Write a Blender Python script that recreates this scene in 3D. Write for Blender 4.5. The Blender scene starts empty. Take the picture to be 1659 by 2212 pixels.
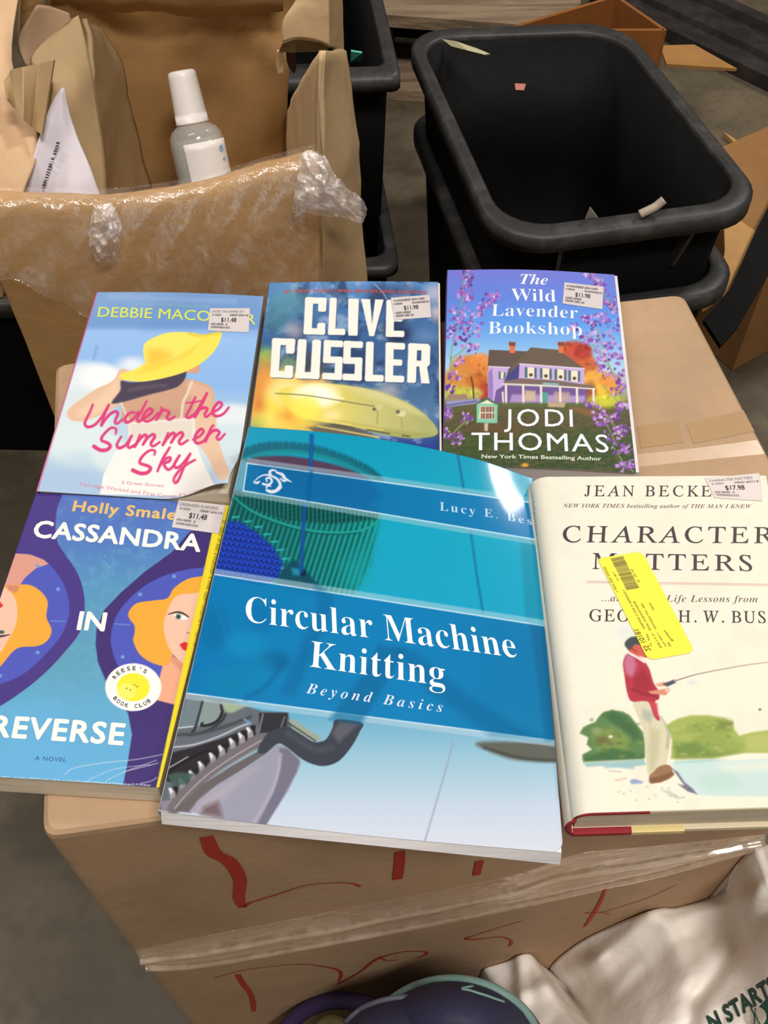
import bpy, bmesh, math, random
import numpy as np
from mathutils import Vector, Matrix

sc = bpy.context.scene
COL = sc.collection
rng = np.random.default_rng(7)

# ------------------------------------------------------------------ camera
FW, FH, FPX = 1659.0, 2212.0, 2200.0
PITCH, ROLL, CAM_Z = math.radians(52.8), math.radians(-0.85), 0.497
FWD = np.array([0, math.cos(PITCH), -math.sin(PITCH)])
_rt = np.array([1.0, 0, 0]); _up = np.cross(_rt, FWD)
RT = _rt * math.cos(ROLL) + _up * math.sin(ROLL)
UP = -_rt * math.sin(ROLL) + _up * math.cos(ROLL)
EYE = np.array([0, 0, CAM_Z])
cam = bpy.data.cameras.new('camera')
cam.sensor_fit = 'VERTICAL'; cam.sensor_height = 24.0; cam.lens = 24.0 * FPX / FH
cam.clip_start = 0.02
cam_ob = bpy.data.objects.new('camera', cam); COL.objects.link(cam_ob)
cam_ob.matrix_world = Matrix(((RT[0], UP[0], -FWD[0], EYE[0]), (RT[1], UP[1], -FWD[1], EYE[1]),
                              (RT[2], UP[2], -FWD[2], EYE[2]), (0, 0, 0, 1)))
sc.camera = cam_ob

# ------------------------------------------------------------------ world, lamps, exposure
sc.view_settings.view_transform = 'Standard'; sc.view_settings.look = 'None'
sc.view_settings.gamma = 1.0; sc.view_settings.exposure = -0.14
sc.view_settings.use_curve_mapping = False
world = bpy.data.worlds.new('warehouse_air'); sc.world = world; world.use_nodes = True
bg = world.node_tree.nodes['Background']
bg.inputs[0].default_value = (1.0, 0.93, 0.86, 1); bg.inputs[1].default_value = 0.42

def lamp(name, loc, target, sx, sy, power, col=(1, 0.96, 0.9)):
    l = bpy.data.lights.new(name, 'AREA'); l.shape = 'RECTANGLE'; l.size = sx; l.size_y = sy
    l.energy = power; l.color = col
    o = bpy.data.objects.new(name, l); COL.objects.link(o)
    o.location = loc
    d = Vector(target) - Vector(loc)
    o.rotation_euler = d.to_track_quat('-Z', 'Y').to_euler()
    return o
lamp('unseen_overhead_lamp', (-1.1, 0.2, 3.4), (-0.1, 0.4, 0), 0.5, 1.5, 61)
lamp('unseen_overhead_lamp', (2.6, 2.9, 3.5), (0.2, 0.5, 0), 0.55, 0.85, 80)
lamp('unseen_overhead_lamp', (0.8, -1.0, 3.1), (0.1, 0.25, -.2), 0.9, 0.4, 84)  # unseen lamp behind the camera, added as fill for faces turned this way
lamp('unseen_overhead_lamp', (-2.4, 3.6, 3.6), (-0.4, 1.0, 0), 0.4, 0.8, 34)  # unseen lamp added as extra fill from the far end

# ------------------------------------------------------------------ maths helpers
def S(*c):                                  # sRGB 0..255 -> linear
    a = np.asarray(c, float) / 255.0
    return np.where(a <= 0.04045, a / 12.92, ((a + 0.055) / 1.055) ** 2.4)
def L4(*c): return tuple(S(*c)) + (1.0,)
def proj(P):
    d = np.asarray(P, float) - EYE; z = d @ FWD
    return np.stack([FW / 2 + FPX * (d @ RT) / z, FH / 2 - FPX * (d @ UP) / z], -1)
def ray(px, py):
    px = np.asarray(px, float)[..., None]; py = np.asarray(py, float)[..., None]
    return RT * (px - FW / 2) / FPX - UP * (py - FH / 2) / FPX + FWD
def at_z(px, py, z):                        # the point of height z seen at this place of the photograph
    d = ray(px, py); return EYE + d * ((np.asarray(z, float) - CAM_Z)[..., None] / d[..., 2:3])
def at_y(px, py, Y):
    d = ray(px, py); return EYE + d * (np.asarray(Y, float)[..., None] / d[..., 1:2])
def at_plane(px, py, P0, n):
    d = ray(px, py); return EYE + d * (((np.asarray(P0) - EYE) @ n) / (d @ n))[..., None]
def _h(ix, iy, seed):
    v = np.sin(ix * 127.1 + iy * 311.7 + seed * 74.7) * 43758.5453
    return v - np.floor(v)
def vnoise(x, y, seed=0):
    ix, iy = np.floor(x), np.floor(y); fx, fy = x - ix, y - iy
    fx = fx * fx * (3 - 2 * fx); fy = fy * fy * (3 - 2 * fy)
    return ((_h(ix, iy, seed) * (1 - fx) + _h(ix + 1, iy, seed) * fx) * (1 - fy)
            + (_h(ix, iy + 1, seed) * (1 - fx) + _h(ix + 1, iy + 1, seed) * fx) * fy)
def fbm(x, y, seed=0, n=4):
    s = 0; a = 0.5
    for i in range(n):
        s = s + a * vnoise(x * 2 ** i, y * 2 ** i, seed + i); a *= 0.5
    return s
def spline(pts, closed=False, n=6):         # Catmull-Rom through the points
    p = np.asarray(pts, float); m = len(p)
    if m < 3: 
        return p
    out = []
    for i in range(m if closed else m - 1):
        if closed: a, b, c, d = p[i - 1], p[i], p[(i + 1) % m], p[(i + 2) % m]
        else: a, b, c, d = p[max(i - 1, 0)], p[i], p[i + 1], p[min(i + 2, m - 1)]
        for k in range(n):
            t = k / n
            out.append(0.5 * (2 * b + (c - a) * t + (2 * a - 5 * b + 4 * c - d) * t * t + (3 * b - a - 3 * c + d) * t ** 3))
    if not closed: out.append(p[-1])
    return np.array(out)

# ------------------------------------------------------------------ materials
def mat(name, col, rough=0.6, spec=0.4, noise=None, bump=None, coat=0, metallic=0, alpha=1, trans=0, extra=None):
    m = bpy.data.materials.new(name); m.use_nodes = True
    nt = m.node_tree; b = nt.nodes['Principled BSDF']
    b.inputs['Base Color'].default_value = tuple(col) if len(col) == 4 else tuple(col) + (1,)
    b.inputs['Roughness'].default_value = rough; b.inputs['Specular IOR Level'].default_value = spec
    b.inputs['Coat Weight'].default_value = coat; b.inputs['Metallic'].default_value = metallic
    b.inputs['Alpha'].default_value = alpha; b.inputs['Transmission Weight'].default_value = trans
    tc = nt.nodes.new('ShaderNodeTexCoord')
    if noise:                               # list of (scale, colour a, colour b, lo, hi, stretch)
        prev = None
        for (scale, ca, fac, lo, hi, st) in noise:
            mp = nt.nodes.new('ShaderNodeMapping'); mp.inputs['Scale'].default_value = st
            nt.links.new(tc.outputs['Object'], mp.inputs['Vector'])
            t = nt.nodes.new('ShaderNodeTexNoise'); t.inputs['Scale'].default_value = scale
            t.inputs['Detail'].default_value = 5; t.inputs['Roughness'].default_value = 0.6
            nt.links.new(mp.outputs[0], t.inputs['Vector'])
            r = nt.nodes.new('ShaderNodeMapRange'); r.inputs[1].default_value = lo; r.inputs[2].default_value = hi
            r.inputs[4].default_value = fac
            nt.links.new(t.outputs[0], r.inputs[0])
            mx = nt.nodes.new('ShaderNodeMix'); mx.data_type = 'RGBA'
            mx.inputs[7].default_value = tuple(ca) if len(ca) == 4 else tuple(ca) + (1,)
            if prev is None: mx.inputs[6].default_value = b.inputs['Base Color'].default_value
            else: nt.links.new(prev, mx.inputs[6])
            nt.links.new(r.outputs[0], mx.inputs[0]); prev = mx.outputs[2]
        nt.links.new(prev, b.inputs['Base Color'])
    if bump:                                # (scale, strength, distance, stretch)
        mp = nt.nodes.new('ShaderNodeMapping'); mp.inputs['Scale'].default_value = bump[3]
        nt.links.new(tc.outputs['Object'], mp.inputs['Vector'])
        t = nt.nodes.new('ShaderNodeTexNoise'); t.inputs['Scale'].default_value = bump[0]; t.inputs['Detail'].default_value = 4
        nt.links.new(mp.outputs[0], t.inputs['Vector'])
        bu = nt.nodes.new('ShaderNodeBump'); bu.inputs['Strength'].default_value = bump[1]; bu.inputs['Distance'].default_value = bump[2]
        nt.links.new(t.outputs[0], bu.inputs['Height']); nt.links.new(bu.outputs[0], b.inputs['Normal'])
    return m
ONE = (1, 1, 1)
def cardboard(name, c, k=1.0):
    c = np.asarray(c, float)
    return mat(name, L4(*c), 0.75, 0.25,
               noise=[(9, S(*(c * 0.82)), 0.55 * k, 0.42, 0.68, ONE), (60, S(*(c * 0.9)), 0.35, 0.5, 0.75, (1, 1, 5)),
                      (140, S(*np.minimum(c * 1.12, 255)), 0.25, 0.6, 0.8, ONE)],
               bump=(35, 0.25, 0.004, ONE))
def printed(name, rough=0.35, coat=0.25, bump=None, spec=0.25):   # ink: the colours are in the mesh's Col attribute
    m = mat(name, (0.8, 0.8, 0.8), rough, spec, coat=coat, bump=bump)
    nt = m.node_tree; a = nt.nodes.new('ShaderNodeAttribute'); a.attribute_name = 'Col'
    nt.links.new(a.outputs['Color'], nt.nodes['Principled BSDF'].inputs['Base Color'])
    nt.nodes['Principled BSDF'].inputs['Coat Roughness'].default_value = 0.09
    return m
M = {}
M['card'] = cardboard('kraft_cardboard', (184, 152, 121))
M['card_dark'] = cardboard('brown_cardboard', (180, 140, 90))
M['card_grey'] = cardboard('grey_brown_cardboard', (176, 148, 110))
M['ink_red'] = mat('red_marker', L4(176, 52, 36), 0.6)
M['amber_tape'] = mat('amber_tape', L4(170, 137, 100), 0.5, 0.3)
M['paper'] = mat('page_paper', L4(226, 212, 190), 0.8, 0.2, noise=[(120, S(190, 174, 150), 0.6, 0.4, 0.7, (0.15, 0.15, 9))])
M['paper_white'] = mat('white_page_paper', L4(224, 220, 222), 0.8, 0.2, noise=[(120, S(186, 182, 186), 0.6, 0.4, 0.7, (0.15, 0.15, 9))])
M['matt_print'] = printed('matt_print', 0.45, 0.06)
M['gloss_print'] = printed('gloss_print', 0.3, 0.5, spec=.15)
M['sticker'] = printed('sticker_print', 0.5, 0.05)
M['back_card'] = mat('cover_card', L4(205, 200, 190), 0.5)
M['black'] = mat('black_plastic', L4(11, 11, 12), 0.6, 0.12, noise=[(14, S(22, 20, 20), 0.7, 0.45, 0.75, ONE)], bump=(60, 0.15, 0.003, ONE))
M['black_rim'] = mat('scuffed_black_plastic', L4(52, 51, 51), 0.45, 0.35, noise=[(25, S(84, 82, 80), 0.8, 0.5, 0.75, ONE), (90, S(40, 38, 38), 0.6, 0.5, 0.7, ONE)], bump=(80, 0.2, 0.002, ONE))

# ------------------------------------------------------------------ object helpers
def raw(name, V, F, m=None, parent=None, smooth=False, cols=None, mi=None):
    """one mesh object out of arrays; F = list of arrays of faces (each array one polygon size)"""
    me = bpy.data.meshes.new(name); V = np.asarray(V, np.float32)
    if not isinstance(F, (list, tuple)) or (len(F) and not isinstance(F[0], np.ndarray)): 
        by = {}
        for f in F: by.setdefault(len(f), []).append(f)
        F = [np.array(v) for v in by.values()]
    F = [f for f in F if len(f)]
    me.vertices.add(len(V)); me.vertices.foreach_set('co', V.ravel())
    nl = sum(f.size for f in F); npoly = sum(len(f) for f in F)
    me.loops.add(nl); me.polygons.add(npoly)
    me.loops.foreach_set('vertex_index', np.concatenate([f.ravel() for f in F]).astype(np.int32))
    st = []; o = 0
    for f in F:
        st.append(o + np.arange(len(f)) * f.shape[1]); o += f.size
    me.polygons.foreach_set('loop_start', np.concatenate(st).astype(np.int32))
    me.polygons.foreach_set('use_smooth', np.asarray(smooth, bool) if np.ndim(smooth) else np.full(npoly, bool(smooth)))
    if mi is not None: me.polygons.foreach_set('material_index', np.asarray(mi, np.int32))
    me.update(calc_edges=True); me.validate()
    if cols is not None:
        a = me.color_attributes.new('Col', 'FLOAT_COLOR', 'POINT')
        c4 = np.ones((len(V), 4), np.float32); c4[:, :3] = cols
        a.data.foreach_set('color', c4.ravel())
    for x in (m if isinstance(m, (list, tuple)) else [m]):
        if x: me.materials.append(x)
    o = bpy.data.objects.new(name, me); COL.objects.link(o)
    if parent: attach(o, parent)
    return o
def attach(o, parent):
    o.parent = parent
    if parent.type == 'EMPTY': o.matrix_parent_inverse = Matrix.Translation(-parent.location)
def thing(name, label, cat, loc, group=None):
    o = bpy.data.objects.new(name, None); COL.objects.link(o); o.location = loc
    o.empty_display_size = 0.05
    return tag(o, label, cat, group)
def tag(o, label, cat, group=None):
    o['label'] = label; o['category'] = cat
    if group: o['group'] = group
    return o
def structure(o):
    o['kind'] = 'structure'; return o
def gridF(nu, nv):                          # quads of an nu x nv vertex grid (row major, u fastest)
    i = np.arange(nu - 1)[None, :] + nu * np.arange(nv - 1)[:, None]
    return np.stack([i, i + 1, i + nu + 1, i + nu], -1).reshape(-1, 4)
def loft(rings, cap0=True, cap1=True):      # rings: list of (n,3) arrays
    n = len(rings[0]); V = np.concatenate(rings); F = []
    for k in range(len(rings) - 1):
        i = np.arange(n); j = (i + 1) % n
        F.append(np.stack([k * n + i, k * n + j, (k + 1) * n + j, (k + 1) * n + i], -1))
    F = [np.concatenate(F)]
    if cap0: F.append(np.arange(n)[::-1][None, :])
    if cap1: F.append((np.arange(n) + (len(rings) - 1) * n)[None, :])
    return V, F
def tube(pts, r, n=8, closed=False):
    p = np.asarray(pts, float); r = np.broadcast_to(np.asarray(r, float), (len(p),)); rings = []
    t = np.gradient(p, axis=0); t /= np.linalg.norm(t, axis=1)[:, None] + 1e-12
    ref = np.array([0, 0, 1.0]) if abs(t[0][2]) < 0.9 else np.array([1.0, 0, 0])
    for k in range(len(p)):
        a = np.cross(t[k], ref); a /= np.linalg.norm(a) + 1e-12; b = np.cross(t[k], a); ref = -np.cross(t[k], a) if False else ref
        th = np.linspace(0, 2 * np.pi, n, endpoint=False)
        rings.append(p[k] + r[k] * (np.cos(th)[:, None] * a + np.sin(th)[:, None] * b))
    return loft(rings)
def merge(parts):                           # [(V, [F..])] -> one
    V = []; F = []; o = 0
    for v, fs in parts:
        V.append(np.asarray(v)); F += [np.asarray(f) + o for f in fs]; o += len(v)
    by = {}
    for f in F: by.setdefault(f.shape[1], []).append(f)
    return np.concatenate(V), [np.concatenate(v) for v in by.values()]
def slab(quad, th, nu=2, nv=2, disp=None, rim_noise=0):
    """a sheet through four 3-D corners (BL,BR,TR,TL), th thick, optionally displaced along its normal by disp(s,t)"""
    q = np.asarray(quad, float); s, t = np.meshgrid(np.linspace(0, 1, nu), np.linspace(0, 1, nv)); s = s.ravel(); t = t.ravel()
    n = np.cross(q[1] - q[0], q[3] - q[0]); n /= np.linalg.norm(n)
    tt = t + (rim_noise * (fbm(s * 14, s * 0 + 3.1, 5) - 0.45) * (t > 0.999) if rim_noise else 0)
    P = ((1 - s) * (1 - tt))[:, None] * q[0] + (s * (1 - tt))[:, None] * q[1] + (s * tt)[:, None] * q[2] + ((1 - s) * tt)[:, None] * q[3]
    if disp is not None: P = P + disp(s, t)[:, None] * n
    return shell(P, nu, nv, n * th)
def shell(P, nu, nv, off):                  # grid P thickened by vector(s) off
    N = nu * nv; V = np.concatenate([P, P - off]); g = gridF(nu, nv)
    b = np.concatenate([np.arange(nu), (np.arange(1, nv) * nu + nu - 1), ((nv - 1) * nu + np.arange(nu - 2, -1, -1)), (np.arange(nv - 2, 0, -1) * nu)])
    b2 = np.roll(b, -1)
    return V, [np.concatenate([g, g[:, ::-1] + N, np.stack([b2, b, b + N, b2 + N], -1)])]
def poly_slab(pts, th, n=None):             # planar outline of 3-D points, th thick
    p = np.asarray(pts, float); 
    if n is None:
        c = p.mean(0); n = sum(np.cross(p[i] - c, p[(i + 1) % len(p)] - c) for i in range(len(p))); n /= np.linalg.norm(n)
        if n @ (EYE - c) < 0: n = -n
    m = len(p); V = np.concatenate([p, p - n * th]); i = np.arange(m); j = (i + 1) % m
    return V, [i[None, :], (i[::-1] + m)[None, :], np.stack([j, i, i + m, j + m], -1)]
def ribbon(pts, w, n):                      # flat stroke on a plane with normal n
    p = np.asarray(pts, float); w = np.broadcast_to(np.asarray(w, float), (len(p),))
    t = np.gradient(p, axis=0); a = np.cross(n, t); a /= np.linalg.norm(a, axis=1)[:, None] + 1e-12
    V = np.concatenate([p - a * w[:, None] / 2, p + a * w[:, None] / 2]); k = len(p); i = np.arange(k - 1)
    return V, [np.stack([i, i + 1, i + 1 + k, i + k], -1)]
# ------------------------------------------------------------------ the setting
M['concrete'] = mat('concrete', L4(104, 92, 72), 0.55, 0.4,
    noise=[(2.5, S(62, 54, 42), 0.9, 0.38, 0.62, ONE), (7, S(120, 108, 88), 0.6, 0.5, 0.7, ONE), (40, S(50, 44, 36), 0.4, 0.5, 0.75, ONE)], bump=(30, 0.2, 0.004, ONE))
structure(raw('floor', *slab([(-3, -1.5, -.55), (3, -1.5, -.55), (3, 5, -.55), (-3, 5, -.55)], .02), M['concrete']))
M['wall'] = mat('painted_block_wall', L4(120, 112, 100), 0.8, 0.2, noise=[(3, S(96, 90, 80), .6, .4, .7, ONE)])
def wall(name, a, b, inward):
    a, b = np.array(a, float), np.array(b, float)
    structure(raw(name, *poly_slab([a, b, b + [0, 0, 4.2], a + [0, 0, 4.2]], .1, np.array(inward, float)), M['wall']))
wall('wall_back', (-3, 5, -.55), (3, 5, -.55), (0, -1, 0)); wall('wall_front', (3, -1.5, -.55), (-3, -1.5, -.55), (0, 1, 0))
wall('wall_left', (-3, -1.5, -.55), (-3, 5, -.55), (1, 0, 0)); wall('wall_right', (3, 5, -.55), (3, -1.5, -.55), (-1, 0, 0))
structure(raw('ceiling', *slab([(-3, -1.5, 3.75), (-3, 5, 3.75), (3, 5, 3.75), (3, -1.5, 3.75)], .05), mat('ceiling_panels', L4(196, 190, 180), .9)))
# ------------------------------------------------------------------ printing: a sheet painted in ink
class Paint:
    def __init__(self, X, Y): self.X, self.Y = X, Y; self.C = np.full((len(X), 3), 200.0); self.clip = None
    def _col(self, col, idx):
        return col(self.X[idx], self.Y[idx]) if callable(col) else np.asarray(col, float)[None, :]
    def _mix(self, idx, a, col):
        if self.clip is not None: a = a * self.clip[idx]
        self.C[idx] = self.C[idx] * (1 - a[:, None]) + self._col(col, idx) * a[:, None]
    def fill(self, col): self._mix(np.arange(len(self.X)), np.ones(len(self.X)), col)
    def _near(self, p, m): 
        return np.nonzero((self.X > p[:, 0].min() - m) & (self.X < p[:, 0].max() + m) & (self.Y > p[:, 1].min() - m) & (self.Y < p[:, 1].max() + m))[0]
    def poly(self, pts, col, soft=1.2, alpha=1.0, smooth=False):
        p = np.asarray(pts, float)
        if smooth: p = spline(p, True, 5)
        idx = self._near(p, soft + 1)
        if not len(idx): return
        x, y = self.X[idx], self.Y[idx]; d = np.full(len(idx), 1e9); ins = np.zeros(len(idx), bool)
        for i in range(len(p)):
            a, b = p[i - 1], p[i]; e = b - a; L = e @ e + 1e-12
            h = np.clip(((x - a[0]) * e[0] + (y - a[1]) * e[1]) / L, 0, 1)
            d = np.minimum(d, (x - a[0] - h * e[0]) ** 2 + (y - a[1] - h * e[1]) ** 2)
            c = (a[1] > y) != (b[1] > y)
            ins ^= c & (x < (b[0] - a[0]) * (y - a[1]) / (b[1] - a[1] + 1e-12) + a[0])
        sd = np.where(ins, -np.sqrt(d), np.sqrt(d))
        a = np.clip(0.5 - sd / (2 * soft), 0, 1); self._mix(idx, a * alpha, col)
    def ell(self, cx, cy, rx, ry, col, soft=1.2, alpha=1.0, ang=0):
        p = np.array([[cx - max(rx, ry), cy - max(rx, ry)], [cx + max(rx, ry), cy + max(rx, ry)]]); idx = self._near(p, soft)
        if not len(idx): return
        c, s = math.cos(ang), math.sin(ang); x, y = self.X[idx] - cx, self.Y[idx] - cy
        u, v = x * c + y * s, -x * s + y * c; r = np.sqrt((u / rx) ** 2 + (v / ry) ** 2)
        sd = (r - 1) * min(rx, ry); a = np.clip(0.5 - sd / (2 * soft), 0, 1); a = a * a * (3 - 2 * a); self._mix(idx, a * alpha, col)
    def stroke(self, pts, w, col, soft=1.0, alpha=1.0, smooth=True):
        p = np.asarray(pts, float)
        if np.ndim(w): w = np.interp(np.linspace(0, 1, 200), np.linspace(0, 1, len(w)), w)
        if smooth and len(p) > 2: p = spline(p, False, 5)
        W = np.full(len(p), float(w)) if not np.ndim(w) else np.interp(np.linspace(0, 1, len(p)), np.linspace(0, 1, 200), w)
        idx = self._near(p, W.max() + soft)
        if not len(idx): return
        x, y = self.X[idx], self.Y[idx]; sd = np.full(len(idx), 1e9)
        for i in range(len(p) - 1):
            a, b = p[i], p[i + 1]; e = b - a; L = e @ e + 1e-12
            h = np.clip(((x - a[0]) * e[0] + (y - a[1]) * e[1]) / L, 0, 1)
            sd = np.minimum(sd, np.hypot(x - a[0] - h * e[0], y - a[1] - h * e[1]) - 0.5 * (W[i] * (1 - h) + W[i + 1] * h))
        a = np.clip(0.5 - sd / (2 * soft), 0, 1); self._mix(idx, a * alpha, col)
    def lin(self): return S(*np.moveaxis(np.clip(self.C, 0, 255), -1, 0)).T if False else \
        np.where(self.C / 255 <= 0.04045, self.C / 255 / 12.92, ((np.clip(self.C, 0, 255) / 255 + 0.055) / 1.055) ** 2.4)
def ramp(stops, axis=1):                    # colour ramp along photo y (or x): [(pos, colour)]
    ps = np.array([s[0] for s in stops], float); cs = np.array([s[1] for s in stops], float)
    return lambda x, y: np.stack([np.interp(y if axis else x, ps, cs[:, k]) for k in range(3)], -1)
INK = 0.92                                  # printed white is a little darker than 255

# lettering: glyph outlines of Blender's own face; serif faces through the mathematical alphabets
def style_text(s, style):
    base = {'sans': None, 'serif': (0x1D400, 0x1D41A), 'bolditalic': (0x1D468, 0x1D482), 'italic': (0x1D434, 0x1D44E), 'roman': (0x1D434, 0x1D44E)}[style]
    if base is None: return s
    out = ''
    for c in s:
        if 'A' <= c <= 'Z': out += chr(base[0] + ord(c) - 65)
        elif 'a' <= c <= 'z': out += '\u210e' if (c == 'h' and base[1] == 0x1D44E) else chr(base[1] + ord(c) - 97)
        elif c in '0123456789' and style == 'serif': out += chr(0x1D7CE + ord(c) - 48)
        else: out += c
    return out
_cache = {}
def glyphs(s, style='sans', weight=0.0, space=1.0, shear=0.0):
    key = (s, style, weight, space, shear)
    if key in _cache: return _cache[key]
    def build(txt):
        c = bpy.data.curves.new('lettering', 'FONT'); c.body = style_text(txt, style); c.size = 1.0; c.offset = min(weight, 0.0)
        c.space_character = space; c.shear = shear; c.resolution_u = 3
        o = bpy.data.objects.new('lettering', c); COL.objects.link(o)
        dg = bpy.context.evaluated_depsgraph_get(); me = bpy.data.meshes.new_from_object(o.evaluated_get(dg))
        v = np.zeros(len(me.vertices) * 3); me.vertices.foreach_get('co', v); v = v.reshape(-1, 3)[:, :2]
        me.calc_loop_triangles(); t = np.zeros(len(me.loop_triangles) * 3, np.int32); me.loop_triangles.foreach_get('vertices', t)
        bpy.data.objects.remove(o); bpy.data.curves.remove(c); bpy.data.meshes.remove(me)
        return v, t.reshape(-1, 3)
    v, t = build(s); hv, _ = build('H'); lev = np.zeros(len(v))
    cap = hv[:, 1].max() - hv[:, 1].min()
    if style == 'roman': v = v.copy(); v[:, 0] -= v[:, 1] * 0.29
    if weight > 0 and style in ('sans', 'roman'):                  # heavier strokes: the outline laid down several times around itself
        n = len(v); offs = [(weight * math.cos(a), weight * math.sin(a)) for a in np.linspace(0, 2 * np.pi, 8, endpoint=False)]
        v = np.concatenate([v] + [v + np.array(o) for o in offs]); lev = np.repeat(np.arange(9), n); t = np.concatenate([t + n * i for i in range(9)])
    y0 = hv[:, 1].min(); x0, x1 = v[:, 0].min(), v[:, 0].max()
    v = np.stack([(v[:, 0] - x0) / (x1 - x0), (v[:, 1] - y0) / cap], -1)
    _cache[key] = (v, t, lev)
    return _cache[key]

class Sheet:
    """a printed sheet lying through four corners (px, py, z) BL BR TR TL; bump(s,t) lifts it along +z"""
    def __init__(self, corners, bump=None, round_c=None):
        self.q = np.array([at_z(*c) for c in corners]); self.bump = bump
        n = np.cross(self.q[1] - self.q[0], self.q[3] - self.q[0]); self.n = n / np.linalg.norm(n)
        self.W = np.linalg.norm(self.q[1] - self.q[0]); self.H = np.linalg.norm(self.q[3] - self.q[0]); self.rc = round_c or {}
        self.layers = []
    def P(self, s, t, lift=0.0):
        q = self.q; s = np.asarray(s, float); t = np.asarray(t, float)
        p = ((1 - s) * (1 - t))[..., None] * q[0] + (s * (1 - t))[..., None] * q[1] + (s * t)[..., None] * q[2] + ((1 - s) * t)[..., None] * q[3]
        if self.bump is not None: p = p + np.array([0, 0, 1.0]) * self.bump(s, t)[..., None]
        return p + self.n * lift
    def st(self, pts):                      # photograph -> sheet coordinates
        p = np.atleast_2d(np.asarray(pts, float)); x = np.full(p.shape, 0.5)
        for _ in range(25):
            f = proj(self.P(x[:, 0], x[:, 1])) - p; e = 1e-4
            a = (proj(self.P(x[:, 0] + e, x[:, 1])) - f - p) / e; b = (proj(self.P(x[:, 0], x[:, 1] + e)) - f - p) / e
            det = a[:, 0] * b[:, 1] - a[:, 1] * b[:, 0]
            d = np.stack([(f[:, 0] * b[:, 1] - f[:, 1] * b[:, 0]) / det, (a[:, 0] * f[:, 1] - a[:, 1] * f[:, 0]) / det], -1)
            x = x - np.clip(d, -0.4, 0.4)
        return x
    def grid(self, pitch):
        self.nu = max(2, int(self.W / pitch)); self.nv = max(2, int(self.H / pitch))
        s, t = np.meshgrid(np.linspace(0, 1, self.nu), np.linspace(0, 1, self.nv)); s = s.ravel(); t = t.ravel()
        for (cs, ct), r in self.rc.items():
            x = np.abs(s - cs) * self.W; y = np.abs(t - ct) * self.H
            k = (x < r) & (y < r); dx, dy = r - x[k], r - y[k]; L = np.hypot(dx, dy); m = np.maximum(dx, dy)
            f = np.where(L > 0, m / np.maximum(L, 1e-9), 1); nx, ny = r - dx * f, r - dy * f
            s[k] = cs + (1 - 2 * cs) * nx / self.W; t[k] = ct + (1 - 2 * ct) * ny / self.H
        self.s, self.t = s, t; self.V = self.P(s, t); px = proj(self.V)
        self.paint = Paint(px[:, 0], px[:, 1]); return self.paint
    def text(self, s, bl, br, tl, col, style='sans', weight=0.0, space=1.0, shear=0.0, lift=0.00012, arc=0.0):
        v, t, lev = glyphs(s, style, weight, space, shear); a, b, c = self.st([bl, br, tl])
        st = a + v[:, :1] * (b - a) + v[:, 1:] * (c - a)
        if arc: st = st + (4 * arc * v[:, :1] * (1 - v[:, :1])) * (c - a)
        ok = np.all((st[t].reshape(-1, 3, 2) > 0.0) & (st[t].reshape(-1, 3, 2) < 1.0), axis=(1, 2))
        P = self.P(st[:, 0], st[:, 1], lift) + self.n * (lev * 5e-6)[:, None]; tr = t[ok]
        nn = np.cross(P[tr[:, 1]] - P[tr[:, 0]], P[tr[:, 2]] - P[tr[:, 0]])
        flip = nn @ self.n < 0; tr = np.where(flip[:, None], tr[:, ::-1], tr)
        self.layers.append((P, [tr], S(*[min(255, x) for x in col])))
    def strip(self, pts, w_px, col, lift=0.0001):     # a thin printed line as its own geometry
        st = self.st(pts); P = self.P(st[:, 0], st[:, 1], lift)
        w = w_px * 0.72 / FPX
        V, F = ribbon(P, w, self.n); self.layers.append((V, F, S(*col)))
    def build(self, name, m, parent, th=0.0004):
        g = gridF(self.nu, self.nv); V = self.V; N = len(V); C = self.paint.lin() * INK
        nu, nv = self.nu, self.nv
        b = np.concatenate([np.arange(nu), (np.arange(1, nv) * nu + nu - 1), ((nv - 1) * nu + np.arange(nu - 2, -1, -1)), (np.arange(nv - 2, 0, -1) * nu)])
        k = np.arange(len(b)); low = V[b] - self.n * th
        F = [g, np.stack([b[np.roll(k, -1)], b, N + k, N + np.roll(k, -1)], -1)]
        Vs = [V, low]; Cs = [C, np.full((len(b), 3), 0.62)]; o = N + len(b)
        for P, fs, c in self.layers:
            Vs.append(P); Cs.append(np.broadcast_to(np.asarray(c) * INK, (len(P), 3))); F += [f + o for f in fs]; o += len(P)
        by = {}
        for f in F: by.setdefault(f.shape[1], []).append(f)
        Fs = [np.concatenate(v) for v in by.values()]; lev = np.concatenate([f.max(1) < N for f in Fs])
        ob = raw(name, np.concatenate(Vs), Fs, m, parent, smooth=lev, cols=np.concatenate(Cs))
        return ob

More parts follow.
